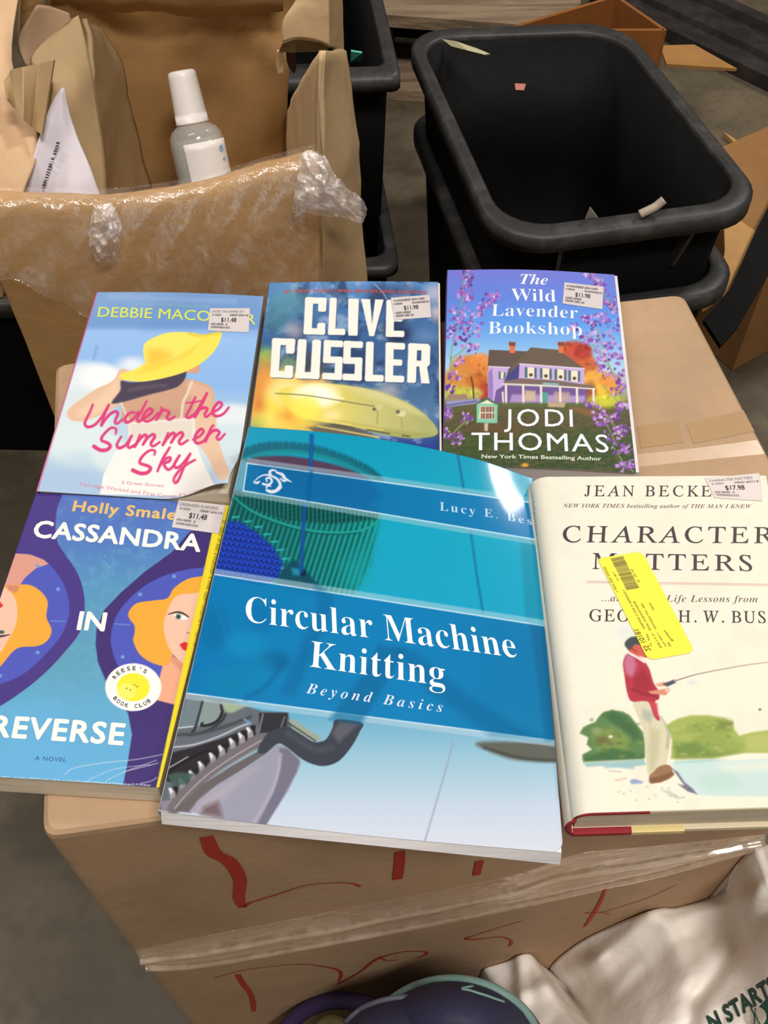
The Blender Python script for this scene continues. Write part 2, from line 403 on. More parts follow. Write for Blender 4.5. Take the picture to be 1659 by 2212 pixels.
def pages(sheet, name, parent, th, m, inset=(0.0, 0.0, 0.0, 0.0), top=0.0006, keep=1.0, slant=0.0):
    """page block under a sheet: inset = left, right, bottom, top in metres (negative sticks out)"""
    nu = nv = 25; W, H = sheet.W, sheet.H
    s, t = np.meshgrid(np.linspace(inset[0] / W, 1 - inset[1] / W, nu), np.linspace(inset[2] / H, 1 - inset[3] / H, nv)); s = s.ravel(); t = t.ravel()
    P = sheet.P(np.clip(s, 0, 1), np.clip(t, 0, 1)) + (s - np.clip(s, 0, 1))[:, None] * (sheet.q[1] - sheet.q[0]) + (t - np.clip(t, 0, 1))[:, None] * (sheet.q[3] - sheet.q[0])
    if keep < 1 and sheet.bump is not None: P[:, 2] -= (1 - keep) * sheet.bump(np.clip(s, 0, 1), np.clip(t, 0, 1))
    P = P - np.array([0, 0, top]); base = base_of(sheet, th)(s, t - slant / H * (1 - t) ** 3) + np.array([0, 0, 0.0004])
    N = nu * nv; V = np.concatenate([P, base]); g = gridF(nu, nv)
    b = np.concatenate([np.arange(nu), (np.arange(1, nv) * nu + nu - 1), ((nv - 1) * nu + np.arange(nu - 2, -1, -1)), (np.arange(nv - 2, 0, -1) * nu)]); b2 = np.roll(b, -1)
    return raw(name, V, [np.concatenate([g, g[:, ::-1] + N, np.stack([b2, b, b + N, b2 + N], -1)])], m, parent)
def base_of(sheet, th):
    q = sheet.q - np.array([0, 0, th])
    return lambda s, t: ((1 - s) * (1 - t))[:, None] * q[0] + (s * (1 - t))[:, None] * q[1] + (s * t)[:, None] * q[2] + ((1 - s) * t)[:, None] * q[3]
def back_cover(sheet, parent, th, m, grow=0.0):
    f = base_of(sheet, th); s, t = np.meshgrid(np.linspace(-grow, 1 + grow, 2), np.linspace(-grow, 1 + grow, 2))
    P = f(s.ravel(), t.ravel())
    return raw('back_cover', *shell(P + np.array([0, 0, 0.0004]), 2, 2, np.array([0, 0, 0.0004])), m, parent)
def spine(sheet, parent, th, m, bow=0.0006):
    n = 9; k = np.linspace(0, 1, n); tt = np.linspace(0, 1, 24); V = []
    out = sheet.q[0] - sheet.q[1]; out = out / np.linalg.norm(out)
    f = base_of(sheet, th)
    top = sheet.P(np.zeros(24), tt); bot = f(np.zeros(24), tt)
    P = np.concatenate([top[:, :] * (1 - a) + bot * a + out * (0.0003 + bow * math.sin(math.pi * a)) for a in k])
    g = raw('spine', *shell(P, 24, n, out * 0.0004), m, parent, smooth=True); return g

def price_sticker(book, corners_px, price, lines, sheet, col=(214, 206, 206), ink=(96, 84, 90), price_at=None):
    """white shop price sticker stuck on a cover; corners BL BR TR TL in the photograph"""
    st = sheet.st(corners_px)
    q = sheet.P(st[:, 0], st[:, 1], 0.00035)
    sub = Sheet.__new__(Sheet); sub.q = q; sub.bump = None; sub.rc = {}; sub.layers = []
    n = np.cross(q[1] - q[0], q[3] - q[0]); sub.n = n / np.linalg.norm(n); sub.W = np.linalg.norm(q[1] - q[0]); sub.H = np.linalg.norm(q[3] - q[0])
    p = sub.grid(0.0004); p.fill(col); r = np.random.default_rng(3)
    def loc(u, v): return tuple(proj(sub.P(np.array(u), np.array(v))))
    for (txt, u0, u1, v, h, w) in lines:
        if txt is None:                     # print too fine to read
            n = int((u1 - u0) / .022)
            for i in range(n):
                if r.uniform() < .14: continue
                u = u0 + (u1 - u0) * (i + .5) / n; p.stroke([loc(u, v + h * r.uniform(0, .2)), loc(u + .003, v + h * r.uniform(.7, 1))], 1.5, ink, .6, .7, False)
                if r.uniform() < .6: p.stroke([loc(u - .008, v + h * .5), loc(u + .009, v + h * .5)], 1.3, ink, .6, .7, False)
            continue
        sub.text(txt, loc(u0, v), loc(u1, v), loc(u0, v + h), ink, 'sans', w, lift=0.00008)
    sub.text(price, loc(0.3, 0.40), loc(0.68, 0.40), loc(0.3, 0.58), (60, 50, 56), 'sans', 0.02, lift=0.00008)
    return sub.build('price_sticker', M['sticker'], book, th=0.00008)
# ------------------------------------------------------------------ the carton the books lie on
def film_mat(name, alpha, col=(232, 226, 222), rough=.16, bump=(45, .9, .006, ONE), gloss=.10):
    """thin clear plastic: see-through, milky on its creases, with a sheen of its own"""
    m = bpy.data.materials.new(name); m.use_nodes = True; nt = m.node_tree; nt.nodes.clear(); N = nt.nodes.new; Lk = nt.links.new
    tc = N('ShaderNodeTexCoord'); t = N('ShaderNodeTexNoise'); t.inputs['Scale'].default_value = 55; t.inputs['Detail'].default_value = 6; t.inputs['Distortion'].default_value = 1.2
    Lk(tc.outputs['Object'], t.inputs['Vector'])
    r = N('ShaderNodeMapRange'); r.inputs[1].default_value = .42; r.inputs[2].default_value = .7; r.inputs[3].default_value = alpha * .4; r.inputs[4].default_value = min(1, alpha * 2.0); Lk(t.outputs[0], r.inputs[0])
    mp = N('ShaderNodeMapping'); mp.inputs['Scale'].default_value = bump[3]; Lk(tc.outputs['Object'], mp.inputs['Vector'])
    t2 = N('ShaderNodeTexNoise'); t2.inputs['Scale'].default_value = bump[0]; t2.inputs['Detail'].default_value = 3; Lk(mp.outputs[0], t2.inputs['Vector'])
    bu = N('ShaderNodeBump'); bu.inputs['Strength'].default_value = bump[1]; bu.inputs['Distance'].default_value = bump[2]; Lk(t2.outputs[0], bu.inputs['Height'])
    tr = N('ShaderNodeBsdfTransparent'); df = N('ShaderNodeBsdfDiffuse'); df.inputs[0].default_value = L4(*col); Lk(bu.outputs[0], df.inputs['Normal'])
    gl = N('ShaderNodeBsdfGlossy'); gl.inputs[0].default_value = (gloss, gloss, gloss, 1); gl.inputs['Roughness'].default_value = rough; Lk(bu.outputs[0], gl.inputs['Normal'])
    mx = N('ShaderNodeMixShader'); Lk(r.outputs[0], mx.inputs[0]); Lk(tr.outputs[0], mx.inputs[1]); Lk(df.outputs[0], mx.inputs[2])
    ad = N('ShaderNodeAddShader'); Lk(mx.outputs[0], ad.inputs[0]); Lk(gl.outputs[0], ad.inputs[1]); o = N('ShaderNodeOutputMaterial'); Lk(ad.outputs[0], o.inputs['Surface'])
    return m
M['film'] = film_mat('stretch_film', .05, (236, 230, 226), .09, (120, 1.0, .004, (1, 1, .45)), .085)
M['film_thick'] = film_mat('bunched_stretch_film', .25, (232, 226, 226), .1, (120, 1.0, .004, ONE), .12)
M['clear_tape_flat'] = film_mat('flat_clear_tape', .035, (206, 190, 170), .3, (14, .1, .003, ONE))
M['clear_tape'] = film_mat('clear_packing_tape', .10, (206, 190, 170), .12, (30, .6, .005, (1, 1, 2)), .12)

cFL, cFR, cBR, cBL = at_z(88, 1808, 0.), at_z(1958, 1543, 0.), at_z(1478, 632, 0.), at_z(118, 785, 0.)
fn = np.cross(cFR - cFL, [0, 0, 1.]); fn /= np.linalg.norm(fn)
def on_front(pts, lift): 
    p = np.array(pts, float); return at_plane(p[:, 0], p[:, 1], cFL, fn) + fn * lift
def carton():
    t = thing('cardboard_carton', 'large closed carton under the books with red marker letters and tape', 'carton', (0.03, .37, -.55))
    top = np.array([cFL, cFR, cBR, cBL]); c = top.mean(0)
    right = (cFL - cFR) / np.linalg.norm(cFL - cFR)
    def ringz(z, grow):                     # the far end leans in a little below the top
        q = c + (top - c) * (1 + grow) * np.array([1, 1, 0]) + np.array([0, 0, z]); k = .026 * min(1, -z / .17)
        q[1] += right * k; q[2] += right * k * .5; return q
    rings = []
    for z, g in ((-.5495, 0), (-.3, .004), (-.2, .003), (-.006, .0), (-.002, -.003), (0, -.014)):
        q = ringz(z, g); R = []
        for i in range(4):
            a, b_, d = q[i - 1], q[i], q[(i + 1) % 4]; e0 = (a - b_) / np.linalg.norm(a - b_); e1 = (d - b_) / np.linalg.norm(d - b_); r = .008
            for w in np.linspace(0, 1, 5): R.append(b_ + e0 * r * (1 - w) ** 2 + e1 * r * w ** 2)
        rings.append(np.array(R))
    V, F = loft(rings); parts = [(V, F)]; n0 = sum(len(f) for f in F)
    marks = []
    def pen(pts, w): 
        q = spline(pts, False, 8); ww = np.interp(np.linspace(0, 1, len(q)), np.linspace(0, 1, len(w)), w) / 2750.0
        marks.append(ribbon(on_front(q, .0012), ww, fn))
    pen([(446, 1803), (462, 1838), (496, 1858), (518, 1895), (516, 1935), (524, 1956)], [20, 24, 24, 22, 20, 14]); pen([(524, 1956), (545, 1945), (600, 1928), (660, 1909), (720, 1903), (760, 1905), (778, 1911)], [14, 5, 4, 3, 3, 4, 8])
    pen([(864, 1836), (862, 1866), (858, 1896)], [17, 18, 18]); pen([(1036, 1856), (1032, 1872), (1029, 1887)], [15, 14, 14])
    pen([(462, 2110), (520, 2094), (600, 2083), (660, 2080), (715, 2088), (736, 2098), (732, 2118)], [3, 3, 3, 4, 6, 9, 5]); pen([(513, 2102), (526, 2124), (540, 2142), (547, 2165), (548, 2182)], [13, 13, 12, 13, 10])
    pen([(728, 2124), (775, 2098), (810, 2071), (845, 2058), (880, 2052), (912, 2052), (922, 2057), (900, 2066)], [8, 6, 9, 5, 4, 4, 8, 4]); pen([(818, 2064), (836, 2072), (860, 2070)], [8, 4, 2])
    pen([(1128, 1986), (1070, 2003), (1020, 2019), (1006, 2025), (1030, 2026), (1075, 2021), (1100, 2026), (1104, 2036), (1098, 2042)], [3, 3, 4, 9, 5, 4, 6, 8, 3])
    pen([(1308, 1915), (1296, 1945), (1278, 1976), (1262, 1999)], [5, 9, 10, 6]); pen([(1262, 1970), (1290, 1968), (1320, 1972)], [6, 4, 2]); pen([(1462, 1908), (1400, 1936), (1340, 1956), (1300, 1968)], [2, 3, 3, 3])
    Vm, Fm = merge([(V, F)] + marks); nf = sum(len(f) for f in F)
    # faces grouped by size: find the marks by their vertices
    mi = np.concatenate([(f.min(1) >= len(V)).astype(int) for f in Fm])
    raw('body', Vm, Fm, [M['card'], M['ink_red']], t, mi=mi)
    up = np.array([0, 0, 1.])
    for q in ([(1384, 968), (1477, 955), (1464, 908), (1377, 922)], [(1498, 958), (1630, 932), (1606, 886), (1482, 915)]):
        raw('amber_tape', *poly_slab([at_z(x, y, .0003) for x, y in q], .0002, up), M['amber_tape'], t)
    lo = [(1345, 1012), (1500, 995), (1652, 980)]; hi = [(1340, 985), (1500, 968), (1636, 950)]
    P = np.concatenate([at_z(*np.array(spline(hi, False, 10)).T, .0004), at_z(*np.array(spline(lo, False, 10)).T, .0004)]); n = len(P) // 2
    raw('clear_tape', *shell(P, n, 2, np.array([0, 0, .0003])), M['clear_tape_flat'], t)
    # the taped seam round the front
    hi = spline([(292, 2047), (400, 2024), (560, 1993), (830, 1940), (1100, 1886), (1250, 1838), (1400, 1822), (1652, 1796)], False, 12); lo = spline([(316, 2080), (420, 2078), (560, 2056), (830, 2006), (1060, 1962), (1240, 1922), (1430, 1880), (1640, 1816)], False, 12)
    rows = []
    for k, v in enumerate(np.linspace(0, 1, 70)):
        q = hi * (1 - v) + lo * v; s = np.arange(len(q)) / len(q)
        rows.append(on_front(q, 0) + fn * (.002 + .0035 * np.sin(v * np.pi) * (fbm(s * 14 + v * 2, v * 5 + s * 0, 4) - .1) + .0045 * np.exp(-((v - .40 - .05 * (fbm(s * 6, s * 0, 8) - .5)) / .028) ** 2) + .0042 * np.exp(-((v - .90 - .05 * (fbm(s * 7, s * 0, 9) - .5)) / .028) ** 2))[:, None])
    P = np.concatenate(rows[::-1]); raw('clear_tape', *shell(P, len(hi), 70, fn * .0003), M['clear_tape'], t, smooth=True)
    return t
carton()

# ------------------------------------------------------------------ the open torn box behind
def pts_y(l): a = np.array(l, float); return at_y(a[:, 0], a[:, 1], a[:, 2])
def gp(rows, th, noise=0.0, sc=30, seed=0):
    """sheet from rows of (px,py,Y) control points, splined, bottom row first"""
    R = [spline(pts_y(r), False, 6) for r in rows]; C = np.stack(R, 0)
    C = np.stack([spline(C[:, i], False, 6) if len(R) > 2 else np.linspace(0, 1, 7)[:, None] * (C[1, i] - C[0, i]) + C[0, i] for i in range(C.shape[1])], 1)
    nv, nu = C.shape[:2]; P = C.reshape(-1, 3); n = np.cross(P[nu - 1] - P[0], P[-nu] - P[0]); n /= np.linalg.norm(n)
    if n @ (EYE - P.mean(0)) < 0: n = -n; 
    if noise: P = P + n * ((fbm(P[:, 0] * sc + P[:, 1] * sc * .6, P[:, 2] * sc, seed) - .5) * noise)[:, None]
    V, F = shell(P, nu, nv, n * th); return V, F
def open_box():
    t = thing('open_cardboard_box', 'torn open cardboard box with clear film bunched over its bent front rim', 'box', (-.17, .74, -.55))
    A, B = np.array([-.330, .597, 0]), np.array([-.040, .626, 0]); d = (B - A); pn = np.array([d[1], -d[0], 0]) / np.linalg.norm(d)
    rimpx = spline([(-60, 440), (0, 437), (110, 437), (220, 439), (310, 431), (400, 417), (480, 399), (560, 374), (640, 352), (688, 338)], False, 8)
    rim = at_plane(rimpx[:, 0], rimpx[:, 1], A, pn); n = len(rim)
    lx = (rim - A) @ d / (d @ d); rows = []
    for z in (-.549, -.4, -.25, -.12, -.06): rows.append(np.stack([A[0] + lx * d[0], A[1] + lx * d[1], np.full(n, z)], -1) + pn * (.006 * np.sin(lx * 3.1) * (z > -.3))[:, None])
    for q in (.5, .8): rows.append(rows[4] * (1 - q) + (rim - [0, 0, .014]) * q + pn * (.004 * q))
    for a in np.linspace(0, math.pi * .9, 7): rows.append(rim - np.array([0, 0, .012]) + pn * (.008 * math.cos(a) - .006) + np.array([0, 0, .012 * math.sin(a)]) )
    rows.append(rows[-1] - np.array([0, 0, .05]) - pn * .004)
    C = np.stack(rows, 0); P = C.reshape(-1, 3); P = P + pn * ((fbm(P[:, 0] * 18, P[:, 2] * 14, 3) - .5) * .010)[:, None]
    raw('front_panel', *shell(P, n, len(rows), pn * .004), M['card_dark'], t, smooth=True)
    back = [(100, 455, .885), (300, 455, .9), (480, 455, .905), (617, 455, .905)]; top = [(100, -60, .885), (300, -60, .9), (480, -60, .905), (640, -60, .905)]; up_ = [(100, 70, .893), (300, 62, .903), (480, 74, .902), (632, 66, .909)]; mid = [(100, 200, .885), (300, 200, .9), (480, 200, .908), (622, 200, .905)]
    V, F = gp([back, mid, up_, top], .004, .020, 24, 2); raw('back_panel', V, F, M['card_dark'], t, smooth=True)
    V, F = gp([[(110, 14, .893), (240, 30, .893), (330, 22, .888), (440, 40, .895), (560, 26, .893), (612, 20, .893)], [(110, -10, .885), (240, 8, .878), (330, 2, .872), (440, 14, .880), (560, 2, .88), (612, -4, .885)], [(110, -60, .88), (240, -60, .87), (330, -60, .87), (440, -60, .87), (560, -60, .88), (612, -60, .885)]], .003, .008, 40, 6); raw('crumpled_flap', V, F, M['card_dark'], t, smooth=True)
    raw('bottom_panel', *slab([(-.285, .655, -.128), (-.052, .645, -.128), (-.094, .90, -.128), (-.315, .885, -.128)], .004, 12, 12, lambda s, q: .006 * fbm(s * 7, q * 7, 4)), M['card_grey'], t)
    # right wall, its outward corner and the torn cap
    V, F = gp([[(700, 620, .628), (660, 560, .78), (632, 520, .905)], [(688, 340, .628), (650, 330, .78), (617, 360, .905)], [(692, 110, .628), (645, 180, .78), (620, 240, .905)]], .004, .004, 30, 5); raw('right_panel', V, F, cardboard('lit_cardboard', (222, 188, 144)), t, smooth=True)  # wall catching the light: its brightness is put into a paler cardboard
    V, F = gp([[(700, 650, .624), (730, 650, .632), (765, 650, .64), (795, 650, .655)], [(694, 450, .624), (725, 450, .632), (757, 450, .642), (786, 450, .66)], [(690, 300, .626), (716, 290, .64), (748, 285, .655), (772, 280, .675)], [(693, 112, .63), (712, 112, .66), (735, 112, .69), (752, 112, .71)]], .005, .012, 24, 8); raw('corner_flap', V, F, M['card_grey'], t, smooth=True)
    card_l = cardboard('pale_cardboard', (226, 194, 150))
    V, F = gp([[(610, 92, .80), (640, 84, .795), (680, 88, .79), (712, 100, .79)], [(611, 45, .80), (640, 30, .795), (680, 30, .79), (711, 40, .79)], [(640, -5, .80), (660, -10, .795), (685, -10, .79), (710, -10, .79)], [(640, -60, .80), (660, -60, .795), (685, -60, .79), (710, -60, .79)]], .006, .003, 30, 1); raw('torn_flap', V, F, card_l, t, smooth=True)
    V, F = gp([[(710, 102, .79), (728, 108, .80), (744, 118, .81)], [(711, 40, .79), (727, 40, .80), (742, 40, .81)], [(710, -60, .79), (726, -60, .80), (740, -60, .81)]], .006, .003, 30, 3); raw('torn_flap', V, F, M['card_grey'], t, smooth=True)
    V, F = gp([[(602, 112, .815), (640, 113, .81), (680, 112, .80), (706, 110, .80)], [(610, 94, .812), (640, 86, .808), (680, 90, .80), (712, 102, .80)]], .004, .004, 60, 2); raw('torn_edge_and_gap', V, F, cardboard('shadowed_cardboard', (138, 116, 88)), t)
    raw('torn_edge_and_gap', *poly_slab(pts_y([(598, 112, .82), (612, 110, .82), (616, 132, .82), (611, 156, .82), (601, 158, .82), (596, 140, .82)]), .003), card_l, t)
    raw('torn_edge_and_gap', *poly_slab(pts_y([(617, 111, .83), (638, 112, .83), (640, 152, .83), (634, 159, .83), (624, 146, .83), (619, 132, .83)]), .003), mat('gap_shade', L4(58, 34, 20), .8), t)  # dark slab standing in for the shaded gap under the cap
    # left wall and its torn flaps
    V, F = gp([[(-70, 640, .60), (-30, 640, .605), (8, 640, .61)], [(-70, 440, .61), (0, 436, .625), (45, 436, .635)], [(-70, 250, .68), (20, 270, .70), (84, 300, .70)], [(-70, 100, .78), (0, 110, .78), (26, 130, .78)], [(-70, -60, .86), (0, -60, .86), (50, -60, .86)]], .005, .004, 20, 9); raw('left_panel', V, F, cardboard('pink_brown_cardboard', (222, 184, 146)), t, smooth=True)
    V, F = gp([[(50, 460, .645), (140, 460, .665), (232, 460, .69)], [(88, 300, .70), (155, 300, .715), (224, 320, .73)], [(118, 180, .745), (165, 175, .755), (205, 190, .77)], [(70, 122, .775), (120, 105, .79), (190, 108, .80)], [(150, 45, .82), (158, 40, .825), (168, 34, .83)]], .004, .006, 24, 12); raw('inner_flap', V, F, M['card_grey'], t, smooth=True)
    V, F = gp([[(60, 140, .83), (90, 150, .84), (120, 140, .85)], [(44, 84, .85), (90, 84, .86), (165, 90, .87)], [(84, 10, .87), (110, 14, .875), (150, 28, .88)]], .004, .003, 24, 13); raw('inner_flap', V, F, M['card'], t, smooth=True)
    V, F = gp([[(40, 110, .87), (70, 100, .88)], [(48, -60, .88), (110, -60, .89)]], .003, .003, 30, 3); raw('inner_flap', V, F, M['card_dark'], t)
    # folded corrugated scrap: an accordion
    a = np.array([(6, 214), (22, 160), (72, 118), (112, 188), (84, 292)]); s, q = np.meshgrid(np.linspace(0, 1, 36), np.linspace(0, 1, 8)); s = s.ravel(); q = q.ravel()
    lo_ = np.stack([np.interp(s, [0, .5, 1], [14, 50, 90]), np.interp(s, [0, .5, 1], [214, 258, 292])], -1); hi_ = np.stack([np.interp(s, [0, .3, 1], [8, 24, 116]), np.interp(s, [0, .3, 1], [176, 150, 130])], -1)
    px = lo_ * (1 - q)[:, None] + hi_ * q[:, None]; P = at_y(px[:, 0], px[:, 1], .70 + .04 * q - .012 * np.abs(np.mod(s * 4, 2) - 1) - .006)
    raw('corrugated_scrap', *shell(P, 36, 8, np.array([0, -.004, .002])), M['card_grey'], t)
    V, F = gp([[(225, 440, .78), (270, 420, .84), (335, 410, .893)], [(212, 250, .81), (245, 250, .85), (290, 250, .893)], [(196, 120, .84), (222, 100, .87), (262, 130, .893)], [(185, 40, .87), (200, 50, .88), (230, 60, .893)]], .004, .012, 30, 21); raw('corner_fold', V, F, M['card_grey'], t, smooth=True)
    # clear film over the rim
    x = rimpx[:, 0]; rows = []
    hgt = np.interp(x, [-60, 60, 160, 230, 300, 420, 560, 690], [150, 170, 230, 250, 290, 300, 300, 300])
    for v in np.linspace(0, 1, 22):
        yy = rimpx[:, 1] + 2 + v * hgt
        base = at_plane(x, yy, A + pn * .012, pn)
        rows.append(base + pn * (.012 * math.exp(-v * 6) * 0 + .010 * (fbm(x / 60 + v * 2.2, v * 4 + x * 0, 6) - .35) + .003 * np.sin(x / 16 + v * 9))[:, None])
    back_row = rim - pn * .02 - np.array([0, 0, .002]); top_row = rim + np.array([0, 0, .004])
    P = np.concatenate(rows[::-1] + [top_row, back_row]); raw('stretch_film', *shell(P, n, 24, pn * .0002), M['film'], t, smooth=True)
    for cx, cy, rx, ry, yy, sd in ((706, 412, 70, 72, .60, 3), (226, 505, 36, 66, .585, 8)):
        s, q = np.meshgrid(np.linspace(-1, 1, 44), np.linspace(-1, 1, 44)); s = s.ravel(); q = q.ravel(); rr = np.sqrt(np.maximum(s * s, q * q) / np.maximum(s * s + q * q, 1e-9)); s, q = s * rr, q * rr
        r = np.hypot(s, q); an = np.arctan2(q, s); edge = 1 + .5 * (fbm(np.cos(an) * 2.4 + 9, np.sin(an) * 2.4 + sd, sd) - .5) + (.22 * np.cos(3 * (an + 1.75)) if sd == 3 else 0)
        P = at_y(cx + s * rx * edge + (q * 22 if sd == 3 else 0), cy + q * ry * edge + (s * 22 if sd == 3 else 0), yy + .022 * (fbm(s * 2.6 + sd, q * 2.6, sd, 5) - .5) + .014 * (r ** 2))
        raw('film_bunch', *shell(P, 44, 44, np.array([0, -.0003, 0])), M['film_thick'], t, smooth=True)
open_box()

def bottle():
    base, topp = at_y(462, 474, .80), at_y(391, 152, .862); ax = topp - base; L = np.linalg.norm(ax); ax /= L
    t = thing('sanitizer_bottle', 'clear plastic bottle with white cap and white label leaning in the torn box', 'bottle', base)
    u = np.cross(ax, [0, 1, 0.]); u /= np.linalg.norm(u); w = np.cross(ax, u); th = np.linspace(0, 2 * np.pi, 40, endpoint=False)
    def lathe(name, prof, m, par, cap=(True, True)): return raw(name, *loft([base + ax * l * L + r * (np.cos(th)[:, None] * u + np.sin(th)[:, None] * w) for l, r in prof], *cap), m, par, smooth=True)
    clear = mat('clear_plastic', L4(214, 214, 210), .08, .5, alpha=.42); capm = mat('white_cap', L4(238, 232, 228), .35, bump=(1, 0, .001, ONE)); labm = mat('white_label', L4(232, 224, 220), .4)
    bo = lathe('body', [(0.0, .018), (.012, .0235), (.10, .0245), (.52, .0245), (.58, .0235), (.62, .0205), (.645, .016), (.66, .0125), (.70, .0120)], clear, t)
    prof = [(.655, .0148), (.668, .0152), (.672, .0146), (.70, .0146)] + [(.70 + .28 * i / 10, .0146 - .0020 * i / 10) for i in range(11)] + [(.992, .0116), (1.0, .0095)]
    lathe('cap', prof, capm, t)
    a = np.linspace(-.55, 1.5, 30) + math.atan2((EYE - base) @ w, (EYE - base) @ u); ll = np.linspace(.06, .535, 10); aa, l2 = np.meshgrid(a, ll); aa = aa.ravel(); l2 = l2.ravel()
    P = base + ax * (l2 * L)[:, None] + .0249 * (np.cos(aa)[:, None] * u + np.sin(aa)[:, None] * w); raw('label', *shell(P, 30, 10, .0002 * (np.cos(aa)[:, None] * u + np.sin(aa)[:, None] * w)), labm, t, smooth=True)
    li = mat('clear_gel', L4(190, 186, 176), .1, .5, alpha=.5); lathe('gel', [(.02, .021), (.5, .0226), (.56, .0215)], li, bo)
    b0 = math.atan2((EYE - base) @ w, (EYE - base) @ u); lb = bpy.data.objects['label']
    for dl, da, ra, rl in ((.47, .95, .13, .024), (.40, 1.0, .10, .012), (.30, 1.04, .16, .008), (.25, 1.08, .12, .008)):
        q = np.linspace(0, 2 * np.pi, 16, endpoint=False); l2 = dl + rl * np.sin(q); aa = b0 + da + ra * np.cos(q)
        raw('label_print', *poly_slab(base + ax * (l2 * L)[:, None] + .0252 * (np.cos(aa)[:, None] * u + np.sin(aa)[:, None] * w), .0002), mat('pale_blue_print', L4(150, 178, 204), .5), lb)
bottle()

def sheet_of_plastic():
    P0 = [(30, 480, .642), (90, 480, .650), (160, 480, .656), (236, 480, .664)]
    rows = [P0, [(58, 390, .662), (105, 390, .668), (155, 390, .674), (206, 390, .68)], [(88, 285, .696), (112, 285, .70), (138, 285, .704), (166, 290, .708)], [(112, 222, .724), (122, 220, .726), (134, 220, .728), (146, 224, .73)], [(132, 190, .742), (135, 188, .742), (138, 188, .742), (141, 192, .742)]]
    V, F = gp(rows, .0008, .010, 26, 31)
    ink = mat('grey_print', L4(70, 64, 70), .6); m = mat('white_poly_sheet', L4(214, 206, 214), .45, noise=[(12, S(176, 168, 180), .5, .4, .7, (1, 1, .4))])
    parts = [(V, F)]
    def mark(p, q, w, n, seed):            # a line of small print running up the sheet
        r = np.random.default_rng(seed)
        for i in range(n):
            a = (i + .1) / n; b = (i + r.uniform(.5, .95)) / n
            if r.uniform() < .12: continue
            e = np.array(q) - np.array(p); nn = np.array([e[1], -e[0]]) / np.linalg.norm(e)
            c = [np.array(p) + e * a - nn * w / 2, np.array(p) + e * b - nn * w / 2, np.array(p) + e * b + nn * w * r.uniform(.1, .5), np.array(p) + e * a + nn * w / 2]
            parts.append(poly_slab(np.array([at_y(x, y, Y - .007) for x, y, Y in [(k[0], k[1], np.interp(k[1], [190, 222, 285, 390, 480], [.742, .727, .702, .671, .645])) for k in c]]), .0002))
    mark((92, 408), (126, 306), 8, 18, 1); mark((147, 437), (156, 415), 9, 4, 2)
    Vm, Fm = merge(parts); mi = np.concatenate([(f.min(1) >= len(V)).astype(int) for f in Fm])
    o = raw('plastic_sheet', Vm, Fm, [m, ink], mi=mi, smooth=True)
    tag(o, 'crinkled white sheet with small dark print propped inside the torn box', 'plastic sheet')
sheet_of_plastic()

# ------------------------------------------------------------------ black totes
def rrect(q, rad, n=8):                     # rounded outline inside a quad BL BR TR TL (3-D)
    q = np.asarray(q, float); out = []
    for i in range(4):
        a, b, d = q[i - 1], q[i], q[(i + 1) % 4]; e0 = (a - b) / np.linalg.norm(a - b); e1 = (d - b) / np.linalg.norm(d - b)
        for w in np.linspace(0, 1, n): 
            t_ = w * math.pi / 2; out.append(b + e0 * rad * (1 - math.sin(t_)) + e1 * rad * (1 - math.cos(t_)))
    return np.array(out)
def tote(name, label, q, height, rim_w=.022, lip=.022, rad=.05, taper=.16, ribs=0, group=None, cat='tote'):
    q = np.asarray(q, float); c = q.mean(0); L = np.linalg.norm(q[1] - q[0]); up = np.array([0, 0, 1.])
    def ring(inset, dz, r): 
        k = np.array([q[i] + ((c - q[i]) / np.linalg.norm(c - q[i])) * inset * 1.35 for i in range(4)]); return rrect(k, max(.006, r), 8) + up * dz
    z0 = q[0][2]
    t = thing(name, label, cat, (c[0], c[1], z0 - height), group)
    d = taper * L / 2
    rw = rim_w
    inner = [ring(rw + .002 + d * .9, -height + .012, rad * .6), ring(rw + .002 + d * .45, -height * .5, rad * .75), ring(rw + .001, -.006, rad * .85)]
    outer = [ring(rw * .75, -.008, rad * .9), ring(rw * .8 + d * .45, -height * .5, rad * .8), ring(rw * .8 + d, -height, rad * .65)]
    V, F = loft(inner + outer, True, True); raw('body', V, [f[:, ::-1] for f in F], M['black'], t, smooth=True)
    R = [ring(rw, -.007, rad * .85), ring(rw, -.002, rad * .86), ring(rw * .82, .0, rad * .88), ring(rw * .25, .0, rad * .97), ring(.0, -.003, rad), ring(0, -lip, rad), ring(rw * .2, -lip, rad * .98), ring(rw * .3, -.009, rad * .97), ring(rw * .9, -.009, rad * .86), ring(rw, -.007, rad * .85)]
    V, F = loft(R, False, False); raw('rim', V, [f[:, ::-1] for f in F], M['black_rim'], t, smooth=True)
    for k in range(ribs):                   # small gussets under the near rim
        s = (k + .5) / ribs; b = q[0] * (1 - s) + q[1] * s; inn = (c - b) / np.linalg.norm(c - b); e = (q[1] - q[0]) / L
        P = [b + inn * .004 - up * (lip * .9), b + inn * (rw * 1.1) - up * .01, b + inn * (rw * 1.25) - up * .075, b + inn * (rw * .95) - up * .07]
        raw('rib', *poly_slab([p - e * .002 for p in P], .004, e), M['black_rim'], t)
    return t
zA = -.10
qA = [at_z(1074, 529, zA), at_z(1674, 449, zA), at_z(1343, 41, zA), at_z(868, 61, zA)]
zB = -.20
cA = np.mean(qA, 0); qB = [cA + (p - cA) * 1.0 + np.array([.004, .0, zB - zA]) for p in np.array(qA)]
tote('black_tote', 'empty black plastic tote nested on top of another behind the carton', qA, .33, .020, .018, .055, .16, 2, 'nested black totes')
tote('black_tote', 'lower black tote, only its rim showing under the nested empty one', qB, .349, .020, .018, .055, .16, 0, 'nested black totes')
zC = -.05
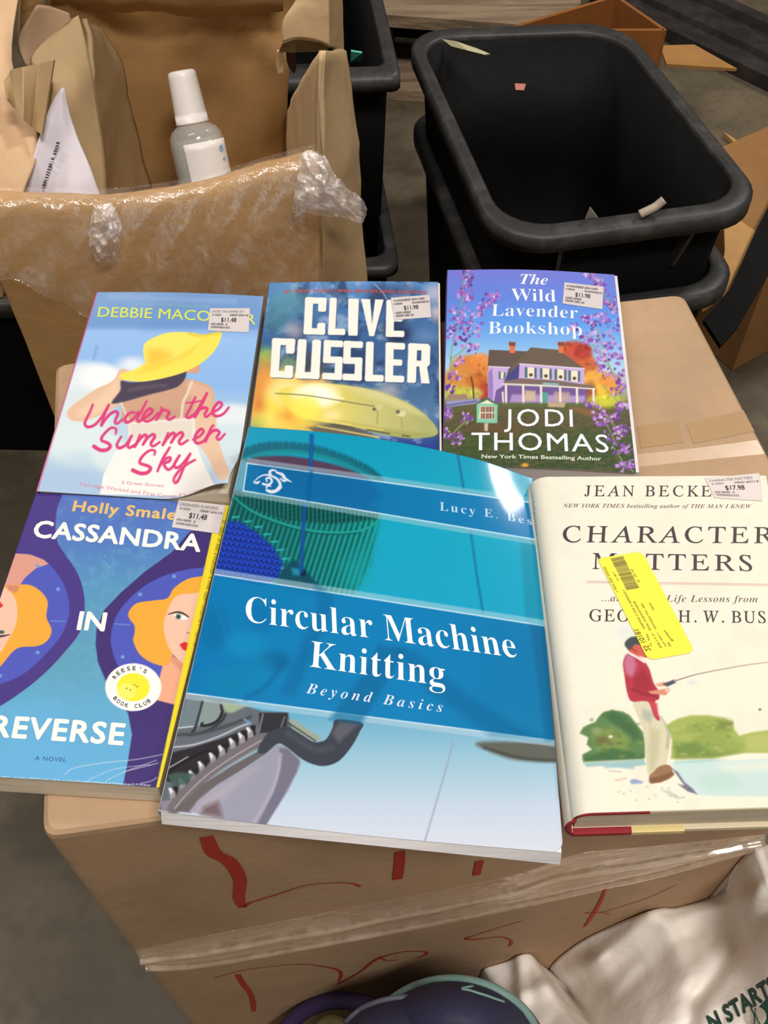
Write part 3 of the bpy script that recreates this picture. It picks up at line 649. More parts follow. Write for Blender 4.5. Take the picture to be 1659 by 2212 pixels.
pC = at_z(868, 166, zC); eC = at_z(868, 166, zC) - at_z(752, 170, zC); eC /= np.linalg.norm(eC); oC = np.array([-eC[1], eC[0], 0])
aC = at_z(814, 0, zC) * 0
qC = [pC - eC * .26, pC, pC + oC * .44 - eC * .03, pC + oC * .44 - eC * .26]
tote('black_tote', 'tall black tote beside the torn box with a teal sticker inside', qC, .30, .022, .016, .012, .14, 0, 'stacked black totes')
qD = [np.array(p) + [-.002, -.06, -.19] for p in qC]
tote('black_tote', 'black tote at the foot of the tall stack beside the torn box', qD, .309, .02, .014, .02, .14, 0, 'stacked black totes')
# ------------------------------------------------------------------ the books
def frame(ox, oy, k):                       # reading frame used while measuring one cover
    f = lambda *p: [(ox + k * x, oy + k * y) for x, y in p]
    f.one = lambda x, y: (ox + k * x, oy + k * y); f.k = k
    return f
def sm(x): x = np.clip(x, 0, 1); return x * x * (3 - 2 * x)
PITCH_INK = 0.00042
BOX_TOP = 0.0

def debbie():
    z = frame(0, 600, 0.33755); k = z.k
    sh = Sheet([(79, 1061, .0195), (502, 1087, .0195), (569.5, 640, .0215), (209, 631, .0215)],
               bump=lambda s, t: .019 * sm((s - .62) / .38) ** 1.3 * sm((.25 - t) / .25) ** 1.2 + .0015 * np.sin(np.pi * s) * t)
    p = sh.grid(PITCH_INK)
    p.fill(ramp([(600 + 90 * k, (128, 164, 212)), (600 + 300 * k, (112, 154, 210)), (600 + 320 * k, (122, 164, 218)), (600 + 345 * k, (150, 190, 240)),
                 (600 + 700 * k, (138, 182, 234)), (600 + 950 * k, (186, 210, 228)), (600 + 1400 * k, (168, 196, 224))]))
    p.poly(z((1000, 90), (1660, 110), (1650, 360), (900, 330)), (104, 146, 206), 40 * k, .5)
    for (x, y, rx, ry, c, a) in [(560, 690, 230, 150, (222, 232, 240), 1), (660, 640, 140, 80, (240, 243, 246), 1), (850, 560, 90, 50, (232, 238, 244), .9), (480, 900, 240, 190, (214, 226, 232), 1),
                                 (500, 1060, 240, 130, (216, 230, 234), .9), (420, 1290, 260, 90, (168, 194, 226), .8), (560, 1170, 200, 60, (190, 212, 228), .7), (700, 1120, 120, 120, (218, 230, 234), .8),
                                 (1530, 930, 160, 110, (228, 234, 238), 1), (1470, 1080, 160, 160, (206, 224, 234), 1), (1450, 870, 120, 60, (222, 232, 240), .9), (1300, 1150, 130, 110, (206, 224, 236), .9), (1420, 1290, 100, 80, (186, 208, 228), .8)]:
        p.ell(*z.one(x, y), rx * k, ry * k, c, 34 * k, a)
    p.stroke(z((700, 120), (1500, 150)), 30 * k, (150, 180, 222), 14 * k, .5)
    p.stroke(z((620, 440), (600, 520)), 14 * k, (110, 140, 190), 10 * k, .5)
    skin, skin2 = (226, 188, 158), (203, 160, 134)
    p.poly(z((800, 780), (1000, 720), (1180, 650), (1300, 675), (1360, 715), (1372, 820), (1372, 900), (1240, 915), (820, 935), (780, 860)), skin2, 6 * k, smooth=True)
    p.poly(z((1200, 670), (1340, 700), (1370, 780), (1370, 900), (1260, 900), (1240, 800)), (224, 182, 156), 20 * k, .8, True)
    p.poly(z((820, 860), (1010, 820), (1230, 850), (1230, 905), (830, 925)), (190, 150, 126), 20 * k, .6)
    p.poly(z((770, 585), (720, 660), (600, 720), (450, 830), (430, 885), (470, 915), (560, 912), (700, 850), (800, 780), (790, 700), (800, 640), (830, 600)), skin, 4 * k, smooth=True)
    p.poly(z((760, 650), (640, 760), (500, 860), (560, 890), (720, 800)), (238, 206, 176), 20 * k, .7, True)
    p.poly(z((1240, 900), (1372, 870), (1388, 1000), (1432, 1150), (1466, 1240), (1440, 1292), (1392, 1272), (1330, 1150), (1250, 1030)), (228, 192, 164), 5 * k, smooth=True)
    p.poly(z((820, 925), (1245, 895), (1252, 1060), (1300, 1180), (1356, 1300), (1384, 1345), (1300, 1400), (640, 1385), (662, 1260), (740, 1110), (826, 1040)), (242, 238, 234), 4 * k)
    p.poly(z((822, 928), (1243, 898), (1240, 1040), (830, 1040)), (220, 208, 196), 22 * k, .8)
    p.stroke(z((1228, 665), (1200, 740), (1172, 800), (1160, 905)), 16 * k, (236, 220, 208), 5 * k, .8)
    p.stroke(z((770, 790), (800, 860), (830, 930)), 14 * k, (236, 226, 216), 5 * k, .7)
    p.poly(z((1190, 590), (1230, 552), (1262, 545), (1280, 575), (1270, 604), (1235, 612), (1200, 606)), (214, 156, 132), 4 * k, smooth=True)
    p.poly(z((775, 660), (850, 668), (1000, 650), (1120, 612), (1185, 588), (1186, 640), (1140, 695), (1060, 722), (940, 752), (800, 792), (725, 806), (718, 790), (770, 720)), (74, 64, 84), 6 * k, smooth=True)
    p.stroke(z((830, 720), (930, 700), (1060, 690)), 22 * k, (104, 88, 100), 12 * k, .7)
    yel = (250, 224, 92)
    p.poly(z((768, 642), (778, 612), (860, 588), (930, 548), (960, 560), (1060, 540), (1200, 470), (1250, 400), (1230, 352), (1300, 366), (1412, 350), (1406, 405), (1370, 470), (1290, 545), (1180, 604), (1050, 642), (920, 664), (830, 660)), yel, 3 * k, smooth=True)
    p.poly(z((918, 446), (940, 408), (1010, 372), (1090, 350), (1200, 350), (1240, 372), (1300, 370), (1240, 450), (1100, 520), (960, 575), (925, 520)), (252, 228, 104), 3 * k, smooth=True)
    p.poly(z((945, 470), (1010, 455), (1100, 490), (1060, 535), (960, 560)), (240, 190, 66), 26 * k, .8, True)
    p.poly(z((880, 620), (930, 560), (1100, 520), (1240, 440), (1300, 400), (1200, 500), (1000, 590)), (238, 206, 70), 14 * k, .8)
    p.stroke(z((1210, 356), (1290, 372), (1405, 352)), 16 * k, (226, 194, 60), 8 * k, .8)
    pink = (214, 62, 124); pw = 17 * k
    def sc(*pts, w=(15, 20, 15)): p.stroke(z(*pts), [a * k for a in w], pink, 3.4 * k)
    sc((594, 812), (575, 860), (552, 905), (543, 935), (562, 955), (608, 940), (655, 885), (692, 818)); sc((698, 812), (672, 870), (648, 945), (668, 915), (705, 872), (742, 856), (754, 872), (736, 918), (748, 934), (782, 908))
    sc((862, 862), (828, 866), (800, 902), (812, 926), (852, 904), (886, 858)); sc((938, 790), (905, 855), (878, 900), (886, 922), (908, 908), (948, 882), (975, 852), (958, 838), (928, 864), (914, 900), (936, 920), (975, 905), (1008, 868))
    sc((1034, 832), (1030, 862), (1000, 910)); sc((1014, 872), (1050, 846), (1082, 862), (1068, 895), (1086, 908), (1118, 888))
    sc((1250, 765), (1215, 840), (1192, 885), (1212, 894), (1250, 868), (1290, 800), (1325, 738)); sc((1190, 802), (1240, 796), (1296, 786), w=(9, 13, 9)); sc((1325, 738), (1290, 815), (1248, 892), (1268, 850), (1304, 832), (1326, 840), (1310, 876), (1322, 890), (1356, 862))
    sc((1356, 862), (1398, 842), (1420, 812), (1402, 796), (1372, 828), (1360, 866), (1384, 886), (1428, 872), (1464, 830))
    sc((740, 998), (742, 968), (708, 962), (660, 1008), (650, 1040), (690, 1058), (706, 1080), (680, 1102), (640, 1102), (602, 1080), w=(14, 20, 26))
    sc((775, 1018), (748, 1068), (764, 1090), (806, 1068), (842, 1012)); sc((842, 1012), (818, 1070), (830, 1088), (862, 1068))
    for dx, dy in ((0, 0), (180, -12)):
        sc(*[(x + dx, y + dy) for x, y in ((896, 1006), (880, 1045), (862, 1082), (888, 1040), (925, 1006), (938, 1020), (915, 1068))])
        sc(*[(x + dx, y + dy) for x, y in ((915, 1068), (945, 1025), (978, 1002), (990, 1018), (966, 1060), (980, 1078), (1022, 1052))])
    sc((1236, 1036), (1278, 1014), (1302, 984), (1286, 968), (1256, 1000), (1246, 1040), (1266, 1060), (1312, 1036), (1352, 960), (1366, 945)); sc((1352, 962), (1336, 1005), (1315, 1048), (1340, 1000), (1378, 975), (1404, 990), (1388, 1022), (1404, 1036), (1438, 1000))
    sc((988, 1132), (990, 1106), (952, 1108), (906, 1150), (896, 1186), (940, 1202), (964, 1218), (944, 1246), (900, 1252), (850, 1232), w=(14, 20, 26))
    sc((1086, 1086), (1042, 1160), (1008, 1238)); sc((1026, 1200), (1060, 1160), (1088, 1150), (1086, 1172), (1050, 1192), (1074, 1228), (1106, 1208), (1148, 1138))
    sc((1148, 1138), (1116, 1192), (1128, 1216), (1162, 1198), (1216, 1128)); sc((1218, 1126), (1180, 1205), (1144, 1290), (1122, 1312), (1112, 1290), (1142, 1240), (1200, 1192), (1248, 1166))
    p.stroke(z((620, 95), (240, 1362)), 9 * k, (196, 92, 150), 4 * k, .8, False)
    T = sh.text
    T('DEBBIE MACOMBER', z.one(624, 250), z.one(1636, 300), z.one(634, 188), (216, 226, 92), 'sans', .004)
    T('#1 NEW YORK TIMES BESTSELLING AUTHOR', z.one(820, 176), z.one(1345, 196), z.one(823, 158), (140, 190, 200), 'sans')
    T('2 Great Stories', z.one(776, 1318), z.one(1046, 1340), z.one(779, 1300), (214, 120, 160), 'sans')
    T('Marriage Wanted and First Comes Marriage', z.one(512, 1330), z.one(1288, 1364), z.one(515, 1308), (220, 140, 172), 'sans')
    b = thing('paperback_book', 'paperback with a woman in a yellow sun hat and pink script title, bottom corner curled', 'book', at_z(300, 850, .02), 'books laid out on the carton')
    sh.build('front_cover', M['matt_print'], b)
    pages(sh, 'pages', b, .0190, M['paper'], (.001, .0015, .001, .001), keep=.45)
    spine(sh, b, .0190, mat('pink_spine', L4(196, 60, 120), .4)); back_cover(sh, b, .0190, M['back_card'])
    price_sticker(b, z((1330, 340), (1592, 352), (1600, 197), (1345, 197)), '$11.48', STK('UNDER THE SUMMER SKY'), sh)

def STK(title):                             # lines of a price sticker: words where they can be read, else ticks
    return [(title, .05, .86, .80, .10, 0), (None, .05, .30, .66, .08, 0), (None, .50, .97, .66, .08, 0), (None, .06, .46, .25, .09, 0), (None, .06, .54, .12, .09, 0)]

def block(p, cells, col):
    """heavy condensed capitals built of bars; cells = letter, BL, BR, TR, TL in the photograph"""
    B = {'C': [(0, 0, 1, .17), (0, .83, 1, 1), (0, 0, .38, 1), (.62, .62, 1, 1), (.62, 0, 1, .32)],
         'L': [(0, 0, .42, 1), (0, 0, 1, .17)], 'I': [(0, 0, 1, 1)], 'E': [(0, 0, .42, 1), (0, 0, 1, .17), (0, .83, 1, 1), (0, .42, .88, .58)],
         'U': [(0, 0, .38, 1), (.62, 0, 1, 1), (0, 0, 1, .17)], 'S': [(0, .83, 1, 1), (0, .42, .38, 1), (0, .42, 1, .59), (.62, 0, 1, .59), (0, 0, 1, .17)],
         'R': [(0, 0, .4, 1), (0, .83, .95, 1), (.6, .45, 1, .97), (0, .42, .95, .57)]}
    for ch, bl, br, tr, tl in cells:
        q = np.array([bl, br, tr, tl], float)
        P = lambda u, v: (1 - u) * (1 - v) * q[0] + u * (1 - v) * q[1] + u * v * q[2] + (1 - u) * v * q[3]
        if ch == 'V': p.poly([P(0, 1), P(.4, 1), P(.52, .34), P(.62, 1), P(1, 1), P(.7, 0), P(.32, 0)], col, .9); continue
        for u0, v0, u1, v1 in B[ch]:
            r = .06; p.poly([P(u0 + r, v0), P(u1 - r, v0), P(u1, v0 + r * .6), P(u1, v1 - r * .6), P(u1 - r, v1), P(u0 + r, v1), P(u0, v1 - r * .6), P(u0, v0 + r * .6)], col, .9)
        if ch == 'R': p.poly([P(.5, .5), P(.85, .5), P(1.02, 0), P(.64, 0)], col, .9)

def cussler():
    z = frame(540, 570, .25317); k = z.k
    sh = Sheet([(531, 985, .0205), (950, 990, .0205), (946.5, 609, .0205), (582, 611, .0205)], bump=lambda s, t: .001 * np.sin(np.pi * s) - .0015 * sm((s - .8) / .2) * 0)
    p = sh.grid(PITCH_INK)
    p.fill(ramp([(570 + 150 * k, (96, 146, 204)), (570 + 330 * k, (74, 120, 178)), (570 + 700 * k, (58, 96, 146)), (570 + 1050 * k, (66, 104, 150)), (570 + 1300 * k, (82, 120, 160)), (570 + 1560 * k, (38, 62, 140))]))
    X, Y = p.X, p.Y; n = fbm((X - 540) / 26, (Y - 570) / 20, 3, 5); idx = np.arange(len(X))
    p._mix(idx, np.clip((n - .52) * 4, 0, .75), (146, 172, 208)); n2 = fbm((X - 500) / 30, (Y - 500) / 26, 9, 5); p._mix(idx, np.clip((n2 - .5) * 4, 0, .8), (36, 62, 104))
    for x, y, rx, ry, c, a in [(330, 330, 170, 120, (92, 150, 170), .7), (230, 480, 120, 110, (70, 124, 150), .8), (380, 570, 70, 70, (178, 166, 176), .7), (1260, 560, 120, 120, (34, 40, 66), .9), (1250, 230, 150, 50, (50, 64, 110), .7), (1570, 250, 70, 70, (196, 190, 214), .8), (1590, 420, 50, 60, (224, 206, 204), .8),
                               (1400, 520, 110, 50, (70, 112, 170), .7), (1090, 300, 80, 120, (44, 56, 90), .7), (1500, 620, 90, 50, (120, 150, 196), .6), (1190, 1080, 90, 60, (188, 176, 180), .7), (1380, 900, 180, 120, (64, 98, 150), .5), (900, 860, 160, 140, (38, 54, 92), .7), (520, 860, 130, 110, (64, 66, 64), .7),
                               (130, 800, 70, 80, (126, 190, 90), .9), (330, 850, 70, 60, (110, 140, 90), .7)]:
        p.ell(*z.one(x, y), rx * k, ry * k, c, 60 * k, a)
    for x, y, rx, ry, c, a in [(260, 1150, 260, 260, (240, 190, 80), 1), (120, 1000, 90, 200, (226, 150, 66), .9), (140, 1250, 150, 160, (238, 216, 84), 1), (560, 1010, 110, 70, (236, 170, 70), .9), (300, 1080, 150, 110, (246, 226, 150), .9), (70, 1200, 50, 110, (208, 104, 56), .8), (420, 1380, 240, 90, (240, 202, 80), .9), (180, 1330, 120, 60, (240, 220, 110), .9), (330, 1300, 60, 30, (222, 130, 50), .7), (60, 1360, 60, 40, (170, 190, 90), .7)]:
        p.ell(*z.one(x, y), rx * k, ry * k, c, 70 * k, a)
    hull = z((240, 1092), (380, 1040), (600, 1018), (850, 1040), (1100, 1090), (1350, 1190), (1520, 1310), (1602, 1420), (1560, 1472), (1350, 1486), (1100, 1446), (800, 1375), (560, 1340), (400, 1290), (290, 1190))
    p.poly(hull, ramp([(540 + 300 * k, (234, 216, 96)), (540 + 700 * k, (222, 206, 100)), (540 + 1000 * k, (198, 192, 120)), (540 + 1500 * k, (170, 172, 112))], 0), 5 * k, smooth=True)
    p.poly(z((760, 1030), (1100, 1085), (1340, 1185), (1500, 1300), (1300, 1240), (1000, 1130)), (214, 208, 148), 30 * k, .8)
    p.poly(z((700, 1330), (1100, 1400), (1500, 1450), (1560, 1470), (1350, 1486), (1100, 1446), (800, 1375)), (150, 154, 84), 20 * k, .7)
    for x, y, rx, ry, c, a in [(560, 1110, 180, 90, (254, 250, 226), 1), (600, 1160, 120, 60, (255, 252, 236), .9), (480, 1230, 120, 110, (244, 232, 90), .8), (700, 1290, 70, 40, (250, 232, 170), .8)]:
        p.ell(*z.one(x, y), rx * k, ry * k, c, 50 * k, a)
    p.stroke(z((220, 1105), (500, 1125), (900, 1190), (1060, 1215)), 9 * k, (110, 108, 84), 5 * k, .9); p.stroke(z((1090, 1250), (1085, 1360)), 10 * k, (140, 140, 104), 6 * k, .8); p.stroke(z((1290, 1310), (1300, 1400)), 8 * k, (140, 140, 104), 6 * k, .7)
    p.ell(*z.one(1100, 1222), 34 * k, 26 * k, (206, 196, 140), 6 * k); p.ell(*z.one(1060, 1240), 16 * k, 14 * k, (104, 102, 84), 6 * k); p.ell(*z.one(1292, 1278), 40 * k, 26 * k, (214, 208, 164), 6 * k); p.ell(*z.one(1262, 1262), 18 * k, 18 * k, (112, 112, 92), 6 * k)
    p.poly(z((480, 1400), (720, 1360), (900, 1400), (1110, 1480), (900, 1500), (600, 1470)), (98, 92, 82), 16 * k, .9)
    for a, b, c in [((700, 1130), (800, 1150), (252, 246, 206)), ((640, 1160), (760, 1180), (252, 240, 180)), ((560, 1330), (860, 1370), (238, 216, 100)), ((580, 1385), (1100, 1480), (228, 208, 110)), ((700, 1350), (1130, 1420), (224, 204, 110)), ((480, 1400), (560, 1450), (220, 190, 90)), ((1000, 1415), (1190, 1450), (70, 74, 66)), ((700, 1370), (880, 1400), (92, 70, 44)), ((1300, 1465), (1360, 1472), (80, 80, 60))]:
        p.stroke(z(a, b), 12 * k, c, 6 * k, .9)
    w = (244, 238, 230)
    def row(s, xs, yl, yr):
        out = []
        for ch, (a, b, c, d) in zip(s, xs):
            y = lambda x, e: yl[e] + (yr[e] - yl[e]) * (x - 175) / 1365
            out.append((ch, z.one(c, y(c, 1)), z.one(d, y(d, 1)), z.one(b, y(b, 0)), z.one(a, y(a, 0))))
        return out
    r1 = row('CLIVE', [(472, 656, 456, 640), (690, 775, 665, 812), (838, 930, 838, 918), (948, 1140, 985, 1090), (1165, 1330, 1158, 1316)], (274, 592), (318, 632))
    r1[1] = ('L', z.one(665, 604), z.one(812, 608), z.one(826, 292), z.one(682, 289))
    r2 = row('CUSSLER', [(190, 388, 172, 364), (410, 608, 386, 592), (632, 796, 614, 784), (800, 966, 788, 952), (990, 1150, 980, 1140), (1158, 1324, 1152, 1316), (1352, 1540, 1340, 1530)], (632, 968), (684, 1022))
    for dx, c, a in ((7, (50, 70, 110), .5),):
        block(p, [(q[0],) + tuple((x[0] + 1.5, x[1] + 1.5) for x in q[1:]) for q in r1 + r2], c)
    block(p, r1 + r2, w)
    p.stroke(z((1060, 170), (1130, 240), (1165, 300)), 7 * k, (196, 206, 222), 4 * k, .8)
    sh.text('#1 NEW YORK TIMES BESTSELLING AUTHOR', z.one(292, 248), z.one(1512, 258), z.one(293, 222), (196, 84, 66), 'sans', .015)
    b = thing('paperback_book', 'paperback with huge white block author name above a yellow airship in flames', 'book', at_z(750, 800, 0), 'books laid out on the carton')
    sh.build('front_cover', M['matt_print'], b)
    pages(sh, 'pages', b, .0205, M['paper'], (.001, -.0012, .001, .001), top=.0003); spine(sh, b, .0205, mat('navy_spine', L4(40, 60, 100), .4)); back_cover(sh, b, .0205, M['back_card'])
    price_sticker(b, z((1230, 482), (1546, 458), (1534, 266), (1200, 292)), '$11.98', STK(None), sh)

def jodi():
    z = frame(930, 560, .28331); k = z.k
    sh = Sheet([(957, 1003, .0205), (1374, 1022, .0205), (1327, 593, .0205), (967, 583, .0205)], bump=lambda s, t: .0022 * np.sin(np.pi * np.clip(s, 0, 1)) ** 1.2 * (.4 + .6 * t))
    p = sh.grid(PITCH_INK)
    p.fill(ramp([(560 + 60 * k, (118, 122, 214)), (560 + 300 * k, (98, 134, 226)), (560 + 500 * k, (96, 156, 236)), (560 + 700 * k, (140, 190, 238)), (560 + 850 * k, (178, 208, 236)), (560 + 1060 * k, (150, 150, 110)), (560 + 1110 * k, (92, 96, 62)), (560 + 1250 * k, (86, 82, 60)), (560 + 1340 * k, (66, 84, 48)), (560 + 1640 * k, (54, 74, 44))]))
    X, Y = p.X, p.Y; idx = np.arange(len(X)); n = fbm(X / 9, Y / 3, 2, 4); gy = sm((Y - 560 - 1090 * k) / 10)
    p._mix(idx, gy * np.clip((n - .5) * 5, 0, .6), (112, 92, 62)); n = fbm(X / 5, Y / 2, 6, 3); p._mix(idx, gy * np.clip((n - .55) * 6, 0, .6), (44, 62, 36))
    for x, y, rx, ry, c in [(300, 840, 150, 110, (214, 128, 58)), (220, 920, 130, 90, (206, 140, 70)), (390, 780, 80, 60, (226, 140, 70)), (360, 930, 80, 60, (196, 110, 50)), (410, 1010, 40, 70, (176, 62, 48)),
                            (1110, 720, 120, 90, (190, 78, 56)), (1190, 830, 90, 90, (200, 96, 52)), (1060, 680, 60, 50, (198, 84, 62)), (1160, 700, 60, 60, (176, 62, 50)), (1260, 920, 110, 80, (232, 172, 72)), (1360, 960, 90, 90, (230, 150, 66)), (1260, 1010, 90, 60, (238, 190, 66)), (1220, 1020, 40, 80, (150, 80, 60)),
                            (1330, 1080, 130, 50, (206, 204, 64)), (200, 1015, 130, 40, (200, 200, 80)), (330, 1020, 60, 30, (212, 206, 92))]:
        p.ell(*z.one(x, y), rx * k, ry * k, c, 26 * k, .95)
        for _ in range(14):
            a, r = rng.uniform(0, 6.28), rng.uniform(.3, 1); s = rng.uniform(8, 18)
            p.ell(*z.one(x + rx * r * math.cos(a), y + ry * r * math.sin(a)), s * k, s * k, np.array(c) * rng.uniform(.72, 1.16), 8 * k, .7)
    p.stroke(z((330, 1060), (322, 960), (310, 900)), 12 * k, (90, 62, 46), 4 * k); p.poly(z((130, 1030), (280, 1030), (280, 1065), (130, 1065)), (150, 110, 120), 6 * k, .8)
    p.poly(z((120, 1080), (380, 1065), (360, 1100), (120, 1130)), (150, 146, 190), 6 * k); p.stroke(z((120, 1115), (350, 1082)), 12 * k, (96, 96, 160), 5 * k)
    p.poly(z((120, 1125), (160, 1120), (170, 1180), (115, 1230)), (130, 110, 170), 10 * k, .9)
    p.poly(z((1040, 1110), (1260, 1150), (1240, 1210), (1080, 1150)), (140, 96, 66), 14 * k, .8); p.poly(z((120, 1330), (480, 1230), (760, 1260), (640, 1350), (300, 1330)), (104, 78, 56), 30 * k, .7)
    li, lid = (194, 168, 222), (122, 104, 176)
    p.poly(z((452, 812), (605, 822), (600, 960), (600, 1085), (440, 1085), (436, 860)), li, 3 * k); p.poly(z((440, 860), (470, 830), (478, 960), (474, 1085), (440, 1085)), (152, 124, 190), 4 * k)
    p.poly(z((600, 860), (680, 795), (676, 920), (560, 940), (580, 890)), (72, 72, 132), 4 * k)
    p.poly(z((520, 856), (572, 862), (566, 920), (520, 912)), (70, 96, 110), 3 * k); p.poly(z((534, 858), (560, 861), (556, 915), (534, 911)), (226, 214, 196), 3 * k)
    p.poly(z((446, 690), (742, 702), (716, 770), (604, 862), (575, 900), (600, 822), (440, 816), (432, 860)), (98, 84, 78), 3 * k)
    p.poly(z((680, 796), (1172, 832), (1172, 952), (672, 916)), li, 3 * k); p.poly(z((765, 672), (970, 690), (1062, 752), (1176, 834), (682, 796), (600, 866), (648, 790)), (106, 92, 80), 3 * k)
    p.stroke(z((680, 798), (1174, 834)), 9 * k, (224, 210, 226), 3 * k, smooth=False); p.stroke(z((440, 818), (604, 826)), 8 * k, (220, 206, 226), 3 * k, smooth=False)
    for x, y in ((765, 866), (880, 874), (992, 882), (1097, 892)):
        p.poly(z((x - 46, y - 44), (x + 44, y - 38), (x + 44, y + 42), (x - 46, y + 36)), (76, 108, 120), 3 * k); p.poly(z((x - 26, y - 44), (x + 26, y - 40), (x + 26, y + 42), (x - 26, y + 38)), (236, 226, 204), 3 * k); p.ell(*z.one(x, y + 16), 14 * k, 13 * k, (96, 70, 60), 5 * k)
    p.poly(z((560, 962), (1190, 985), (1190, 1100), (480, 1108), (500, 1000)), (112, 88, 150), 4 * k); p.poly(z((620, 1030), (1180, 1040), (1180, 1095), (600, 1100)), (176, 150, 204), 10 * k, .9)
    p.poly(z((720, 1000), (800, 1004), (800, 1080), (720, 1080)), (206, 180, 150), 8 * k, .9); p.poly(z((940, 1010), (1060, 1014), (1060, 1085), (940, 1085)), (186, 160, 150), 8 * k, .8)
    p.poly(z((850, 1014), (896, 1016), (892, 1090), (848, 1088)), (84, 160, 150), 3 * k)
    p.poly(z((560, 930), (690, 908), (980, 926), (1256, 968), (1250, 992), (860, 958), (556, 958)), (122, 104, 100), 3 * k); p.stroke(z((552, 950), (860, 962), (1254, 990)), 10 * k, (226, 218, 214), 3 * k)
    p.stroke(z((862, 948), (970, 954)), 16 * k, (136, 182, 186), 3 * k, smooth=False)
    for x in (575, 706, 842, 988, 1116, 1242):
        p.stroke(z((x, 962 + (x - 575) * .04), (x + 2, 1104)), 17 * k, (232, 224, 212), 3 * k, smooth=False)
    p.stroke(z((550, 1015), (555, 1100)), 14 * k, (226, 216, 206), 4 * k)
    for a, b in ((600, 645), (974, 1018)):
        p.poly(z((a, 632), (b, 634), (b - 2, 718), (a + 3, 714)), (214, 118, 72), 3 * k); p.poly(z((a - 4, 630), (b + 3, 632), (b + 2, 664), (a - 2, 660)), (140, 70, 56), 4 * k)
    p.poly(z((470, 1092), (1180, 1098), (1240, 1120), (560, 1124)), (90, 104, 60), 10 * k, .9); p.poly(z((890, 1090), (1030, 1092), (1020, 1130), (900, 1126)), (188, 164, 130), 5 * k)
    p.poly(z((352, 1108), (432, 1056), (512, 1110), (508, 1250), (352, 1246)), (126, 196, 164), 3 * k); p.poly(z((336, 1104), (432, 1050), (516, 1112), (432, 1082)), (74, 104, 88), 3 * k); p.poly(z((380, 1100), (432, 1072), (484, 1104)), (232, 228, 206), 4 * k)
    p.poly(z((376, 1118), (490, 1122), (488, 1220), (370, 1216)), (222, 222, 196), 3 * k)
    for y0 in (1124, 1174):
        for i in range(8): p.poly(z((384 + i * 13, y0), (394 + i * 13, y0), (394 + i * 13, y0 + 42), (384 + i * 13, y0 + 42)), [(150, 66, 60), (96, 60, 70), (170, 110, 80), (90, 90, 90)][i % 4], 2 * k)
    p.poly(z((410, 1250), (440, 1250), (436, 1310), (412, 1310)), (200, 182, 160), 4 * k)
    p.ell(*z.one(720, 1570), 26 * k, 16 * k, (216, 150, 50), 8 * k)
    # lavender
    pur = [(132, 82, 182), (168, 112, 208), (196, 146, 220), (104, 60, 150), (150, 90, 170), (206, 170, 226)]
    L = [(260, 100, 60), (290, 165, 50), (240, 250, 75), (280, 290, 45), (440, 305, 55), (490, 275, 40), (400, 370, 55), (200, 390, 70), (270, 410, 55), (350, 455, 60), (190, 500, 70), (160, 570, 60), (330, 540, 70), (250, 520, 60), (230, 640, 60), (330, 680, 50), (210, 780, 50), (190, 890, 50), (150, 990, 40), (270, 1210, 50), (140, 1330, 45), (200, 1370, 60), (140, 1180, 40),
         (1210, 115, 40), (1270, 175, 45), (1310, 225, 40), (1370, 320, 60), (1390, 370, 50), (1240, 470, 80), (1300, 440, 50), (1400, 500, 70), (1190, 440, 40), (1090, 515, 40), (1180, 600, 50), (1270, 590, 60), (1350, 620, 80), (1400, 680, 70), (1320, 690, 70), (1410, 760, 60), (1340, 850, 70), (1430, 880, 60), (1300, 780, 45), (1460, 950, 40), (1420, 1010, 50), (1220, 1095, 45), (1460, 1130, 60), (1290, 1150, 55), (1340, 1230, 60), (1270, 1230, 45), (1400, 1200, 40), (1390, 1330, 65), (1440, 1310, 50), (1490, 1290, 45), (1430, 1440, 60), (1500, 1440, 45), (1460, 1590, 60), (1540, 1560, 40)]
    for pts in [((260, 100), (240, 300), (190, 560), (160, 700), (150, 860)), ((310, 620), (240, 700), (150, 760)), ((150, 740), (200, 900)), ((1230, 110), (1330, 260), (1400, 400)), ((1240, 480), (1330, 720), (1400, 900), (1480, 1120)), ((1200, 590), (1300, 740), (1420, 900)), ((1310, 960), (1440, 1100)), ((1300, 1130), (1430, 1310)), ((140, 1360), (240, 1260), (300, 1230)), ((1400, 1440), (1480, 1560), (1550, 1620)), ((1330, 1230), (1420, 1420))]:
        p.stroke(z(*pts), 9 * k, (134, 160, 104), 4 * k, .9)
    for x, y, r in L:
        for j in range(16):
            a, q = rng.uniform(0, 6.28), r * math.sqrt(rng.uniform(0, 1)); c = np.array(pur[rng.integers(len(pur))]) * rng.uniform(.9, 1.08); s = rng.uniform(7, 17)
            p.ell(*z.one(x + q * math.cos(a), y + q * .85 * math.sin(a)), s * k, s * rng.uniform(.5, 1) * k, c, 5 * k, .9, rng.uniform(0, 3))
        p.ell(*z.one(x + rng.uniform(-r, r) * .4, y + rng.uniform(-r, r) * .4), 6 * k, 6 * k, (236, 222, 206), 4 * k, .7)
    w = (236, 240, 250); T = sh.text
    T('The', z.one(682, 188), z.one(894, 196), z.one(686, 114), w, 'bolditalic', -.003); T('Wild', z.one(616, 316), z.one(956, 326), z.one(614, 226), w, 'serif', -.009)
    T('Lavender', z.one(464, 432), z.one(1122, 452), z.one(470, 345), w, 'serif', -.010, 1.05); T('Bookshop', z.one(440, 568), z.one(1156, 582), z.one(442, 478), w, 'serif', -.010, 1.05)
    T('JODI', z.one(560, 1275), z.one(1086, 1278), z.one(562, 1146), w, 'sans', .003, 1.15); T('THOMAS', z.one(310, 1456), z.one(1360, 1474), z.one(312, 1324), w, 'sans', .003, 1.1)
    T('New York Times Bestselling Author', z.one(388, 1518), z.one(1302, 1536), z.one(390, 1490), (214, 222, 206), 'sans', .02)
